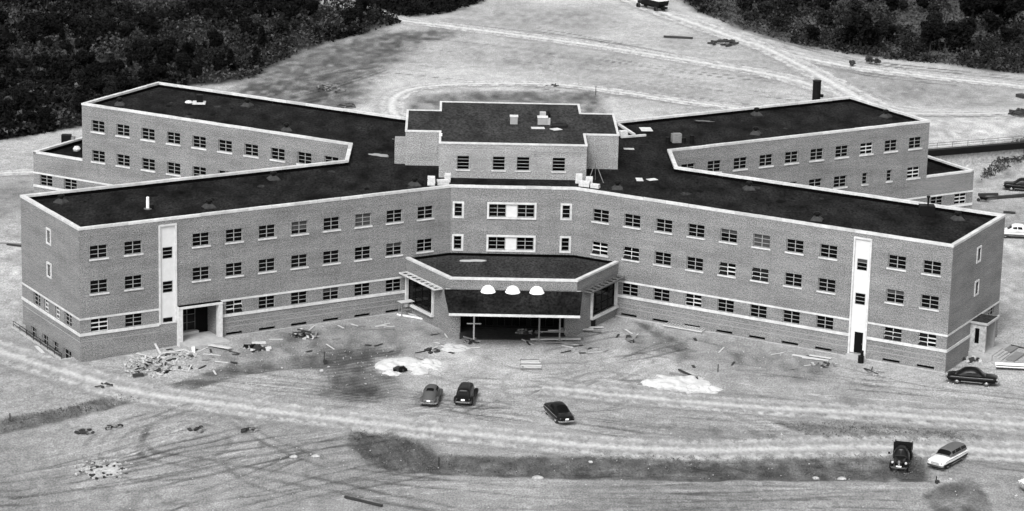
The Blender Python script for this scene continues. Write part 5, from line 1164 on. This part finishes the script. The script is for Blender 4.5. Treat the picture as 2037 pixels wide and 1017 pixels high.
for px, py, lb in ((170, 861, 'dark weedy clods in the left foreground'), (228, 852, 'small black clods behind the left foreground weeds'), (395, 857, 'small dark clods between the two black clumps'), (495, 857, 'dark clump with a pale stick in the foreground'), (205, 770, 'dark clods beside the front road'), (860, 700, 'dark clods near the plaster spill')):
    heap(px, py, 'clod_heap', lb, 'stones', 12, .8, .7, ['darkwood', 'oldwood', 'darkwood'], (.4, .25, .12), 0, .15)
for px, py, w, lb in ((585, 909, .9, 'left one of two flat pale stones in the foreground'), (628, 908, 1.0, 'right one of two flat pale stones in the foreground'), (1070, 951, 1.1, 'flat pale stone at the edge of the dark strip'), (1622, 952, .7, 'pale stone on the dark strip, left of its neighbour'), (1674, 953, .9, 'flat pale slab on the dark strip left of the pickup'), (1890, 954, .4, 'small white stone below the wagon'), (1175, 920, .5, 'small white stone on the long dark strip'), (640, 738, .6, 'pale stone on the dark mound by the stake')):
    x, y, z = gp(px, py); mb = MB(); N = 9; rr = [crng.uniform(.7, 1.1) for _ in range(N)]; mb.rings([[(w*.5*k*rr[i]*math.cos(6.283*i/N), w*.4*k*rr[i]*math.sin(6.283*i/N), zz) for i in range(N)] for k, zz in ((1, 0), (.95, .1), (.6, .17))]); o = mb.build('stone', M['rubble']); o.location = (x, y, z-.02); tag(o, lb, 'stone')
# stakes and shores
def stake(px, py, h, label, cross=False, base=False, m='darkwood', r=.10):
    x, y, z = gp(px, py); t = thing('stake', label, 'post', (x, y, z)); mb = MB(); mb.box((0, 0, h/2), (r, r, h)); mb.build('post', M[m], t)
    if cross: mb = MB(); mb.box((0, -.06, h*.82), (1.5, .06, .08)); mb.build('crossbar', M[m], t)
    if base: mb = MB(); mb.box((.1, 0, .15), (.35, .3, .3), .4); mb.build('clod', M['darkwood'], t)
    return t
stake(645, 722, 1.2, 'dark stake driven into the mound in front of the left wing', base=True); stake(873, 929, .9, 'dark survey stake on the long dark strip', base=False, r=.16); stake(20, 838, .8, 'dark stake on the strip below the left wing end'); stake(1185, 190, 1.4, 'thin dark stake behind the penthouse'); stake(1862, 962, .7, 'dark stake below the white wagon', base=True); stake(1428, 740, .8, 'thin dark stake right of the right sand heap')
for px, lb in ((943, 'pale timber shore with a crossbar under the canopy left side'), (1073, 'grey timber shore under the canopy right of the middle'), (1114, 'grey timber shore under the canopy right side')):
    y0 = -13.6 if px == 943 else -13.2; dd = ray(px, 640); tt = (y0-CAM[1])/dd[1]; x = CAM[0]+tt*dd[0]
    t = thing('timber_shore', lb, 'post', (x, y0, .10)); mb = MB(); mb.box((0, 0, 2.15), (.16, .16, 4.3)); mb.build('post', M['wood' if px == 943 else 'oldwood'], t)
    if px == 943: mb = MB(); mb.box((0, -.1, 1.9), (1.5, .06, .10)); mb.build('crossbar', M['wood'], t)
    mb = MB(); mb.box((0, 0, .05), (.6, .5, .1)); mb.build('foot', M['oldwood'], t)
dd = ray(1075, 649); x0 = CAM[0]+(-13.3-CAM[1])/dd[1]*dd[0]; dd = ray(1130, 649); x1 = CAM[0]+(-13.3-CAM[1])/dd[1]*dd[0]
mb = MB(); mb.bar((0, 0, 0), (x1-x0, 0, .02), .08, .1); o = mb.build('brace', M['oldwood']); o.location = (x0, -13.33, 1.15); tag(o, 'horizontal timber brace across the two grey shores', 'brace')
heap(1048, 664, 'rubbish_heap', 'rubbish heap at the foot of the vestibule under the canopy', 'rubbish', 12, 1.4, .5, ['oldwood', 'metal', 'concrete', 'darkwood'], (.4, .3, .25), 12, .4)
heap(938, 680, 'debris_pile', 'broken boards at the foot of the pale shore', 'debris', 9, .9, .8, ['darkwood', 'wood', 'oldwood'], (.8, .2, .1), 10, .35)
x, y, z = gp(1172, 650); mb = MB(); mb.box((0, 0, .4), (1.1, .8, .8), -.5); mb.box((.1, 0, .83), (1.0, .7, .08), -.4); o = mb.build('tool_box', M['blackmetal']); o.location = (x, y, z); tag(o, 'black tool chest at the right corner of the portico', 'chest')
x, y, z = gp(866, 640); mb = MB(); mb.box((0, 0, .25), (.6, .5, .5), .4); mb.box((0, 0, .52), (.5, .4, .06), .5); o = mb.build('tool_box', M['blackmetal']); o.location = (x, y, z); tag(o, 'small black box at the left corner of the portico', 'box')
# sawhorse trestle left of the portico
x, y, z = gp(811, 622); t = thing('trestle', 'timber work trestle in the corner left of the portico', 'trestle', (x-.2, y-1.0, z), .5)
mb = MB(); mb.box((0, 0, 1.55), (1.6, .9, .07)); mb.build('top', M['wood'], t)
for a in (-.7, .7):
    for b in (-.35, .35): mb = MB(); mb.bar((a, b, 0), (a*.85, b*.8, 1.52), .09); mb.build('leg', M['oldwood'], t)
mb = MB(); mb.box((0, -.32, .7), (1.5, .06, .12)); mb.build('brace', M['oldwood'], t); mb = MB(); mb.lathe([(.3, 0), (.34, .3), (.2, .5), (.02, .52)], (0, 0, 1.0)); mb.build('sack', M['concrete'], t)
# drum at the stair door
x, y, z = gp(1712, 722); t = thing('steel_drum', 'black drum with an upright roll of felt by the stair door', 'drum', (x, y, z)); mb = MB(); mb.lathe([(.30, 0), (.32, .03), (.30, .06), (.30, .35), (.32, .38), (.30, .41), (.30, .72), (.32, .75), (.30, .78)], (0, 0, 0), n=16); mb.build('drum_body', M['blackmetal'], t); mb = MB(); mb.lathe([(.16, .75), (.16, 1.3), (.12, 1.3)], (.1, 0, 0), n=12); mb.build('felt_roll', M['blackmetal'], t)
# right end: form boards, slab
for i, (px, py, w, d_, rz, m, lb) in enumerate(((2005, 700, 1.0, 3.4, -.55, 'oldwood', 'grey form board in the row below the right porch steps'), (1990, 694, 1.2, 3.0, -.55, 'concrete', 'pale slab just below the right porch steps'), (2020, 712, 1.0, 3.2, -.55, 'oldwood', 'outer grey form board below the right porch steps'))):
    x, y, z = gp(px, py); mb = MB(); mb.box((0, 0, .12), (w, d_, .18), rz); o = mb.build('form_board', M[m]); o.location = (x, y, z); tag(o, lb, 'board')
x, y, z = gp(2015, 731); t = thing('white_panel', 'white framed panel lying flat behind the long black sedan', 'panel', (x, y, z), -.12); mb = MB(); mb.box((0, 0, .12), (3.6, 2.0, .12)); mb.build('panel', M['whitemetal'], t); mb = MB(); mb.box((0, -.3, .2), (3.5, .18, .06)); mb.box((0, -1.05, .16), (3.6, .1, .16)); mb.build('batten', M['darkwood'], t)
plank((2000, 686), (2045, 696), .15, .12, 'darkwood', 'dark pole lying past the right porch steps'); heap(1935, 720, 'rubbish_heap', 'rubbish behind the long black sedan by the end wall', 'rubbish', 10, 1.0, .7, ['concrete', 'wood', 'darkwood'], (.4, .3, .25), 8, .4)
plank((1960, 398), (2045, 391), .5, .35, 'darkwood', 'long black beam lying in the yard right of the annex'); plank((1946, 390), (1985, 389), .3, .3, 'darkwood', 'short dark beam behind the long black beam')
x, y, z = gp(1957, 402); t = thing('barrow', 'dark wheelbarrow with long handles in the yard right of the annex', 'wheelbarrow', (x, y, z), -.3); mb = MB(); mb.rings([[(-.4, -.25, .35), (.3, -.25, .3), (.3, .25, .3), (-.4, .25, .35)], [(-.6, -.4, .75), (.55, -.4, .65), (.55, .4, .65), (-.6, .4, .75)]]); mb.build('tray', M['blackmetal'], t)
for s in (-1, 1): mb = MB(); mb.bar((-.5, s*.2, .3), (1.6, s*.3, .55), .05); mb.build('handle', M['metal'], t)
mb = MB(); mb.lathe([(.22, -.05), (.22, .05)], (-.7, 0, .22), 'y'); mb.build('wheel', M['tyre'], t)
plank((1996, 424), (2020, 426), .3, .25, 'darkwood', 'dark timber above the pale parked sedan'); plank((0, 485), (44, 488), .3, .14, 'oldwood', 'weathered beam lying beyond the left end wall'); plank((14, 488), (46, 492), .3, .18, 'darkwood', 'black beam under the weathered beam beyond the left end wall')
plank((2026, 193), (2045, 197), 1.2, .5, 'darkwood', 'black timber at the far right of the rear field'); heap(2034, 232, 'brush_heap', 'dark brush heap at the far right of the rear field', 'brush', 26, 1.6, 2.2, ['darkwood'], (.9, .3, .2), 0, 1.0, base='darkwood')
plank((1320, 75), (1378, 78), .5, .3, 'darkwood', 'long dark log in the field left of the upper right road'); heap(1440, 88, 'brush_heap', 'dark brush heap beside the upper right road', 'brush', 24, 2.2, 2.2, ['darkwood'], (1.0, .3, .2), 0, .6)
heap(660, 178, 'brush_heap', 'dark brush on the slope behind the rear left wing', 'brush', 22, 2.4, 2.2, ['darkwood', 'oldwood'], (.8, .2, .1), 0, .4); heap(1100, 172, 'brush_heap', 'small dark brush on the loop road behind the penthouse', 'brush', 8, 1.2, .8, ['darkwood'], (.6, .15, .06), 0, .15)
heap(690, 212, 'brush_heap', 'low dark brush close to the rear left parapet', 'brush', 12, 1.4, 1.4, ['darkwood'], (.6, .2, .1), 0, .3)
# loose stones over the cleared earth: one scatter
mb = MB(); r2 = random.Random(99)
for i in range(1500):
    px, py = r2.uniform(-10, 2045), r2.choice((r2.uniform(640, 1030), r2.uniform(680, 780)))
    x, y = atz(px, py); s = r2.uniform(.03, .09)*(1.8 if r2.random() < .04 else 1)
    if -45 < x < 45 and y > -22+abs(abs(x)-44)*.577-.5: continue
    g = Matrix.Rotation(r2.uniform(0, 3), 3, (r2.random()+.01, r2.random(), r2.random())); mb.box((x, y, float(gz(x, y))+s*.2), (s*1.5, s, s*.8), m=g)
tag(mb.build('loose_stones', M['rubble'], fixn=False), 'loose pale stones scattered over the forecourt', 'stones', kind='stuff')
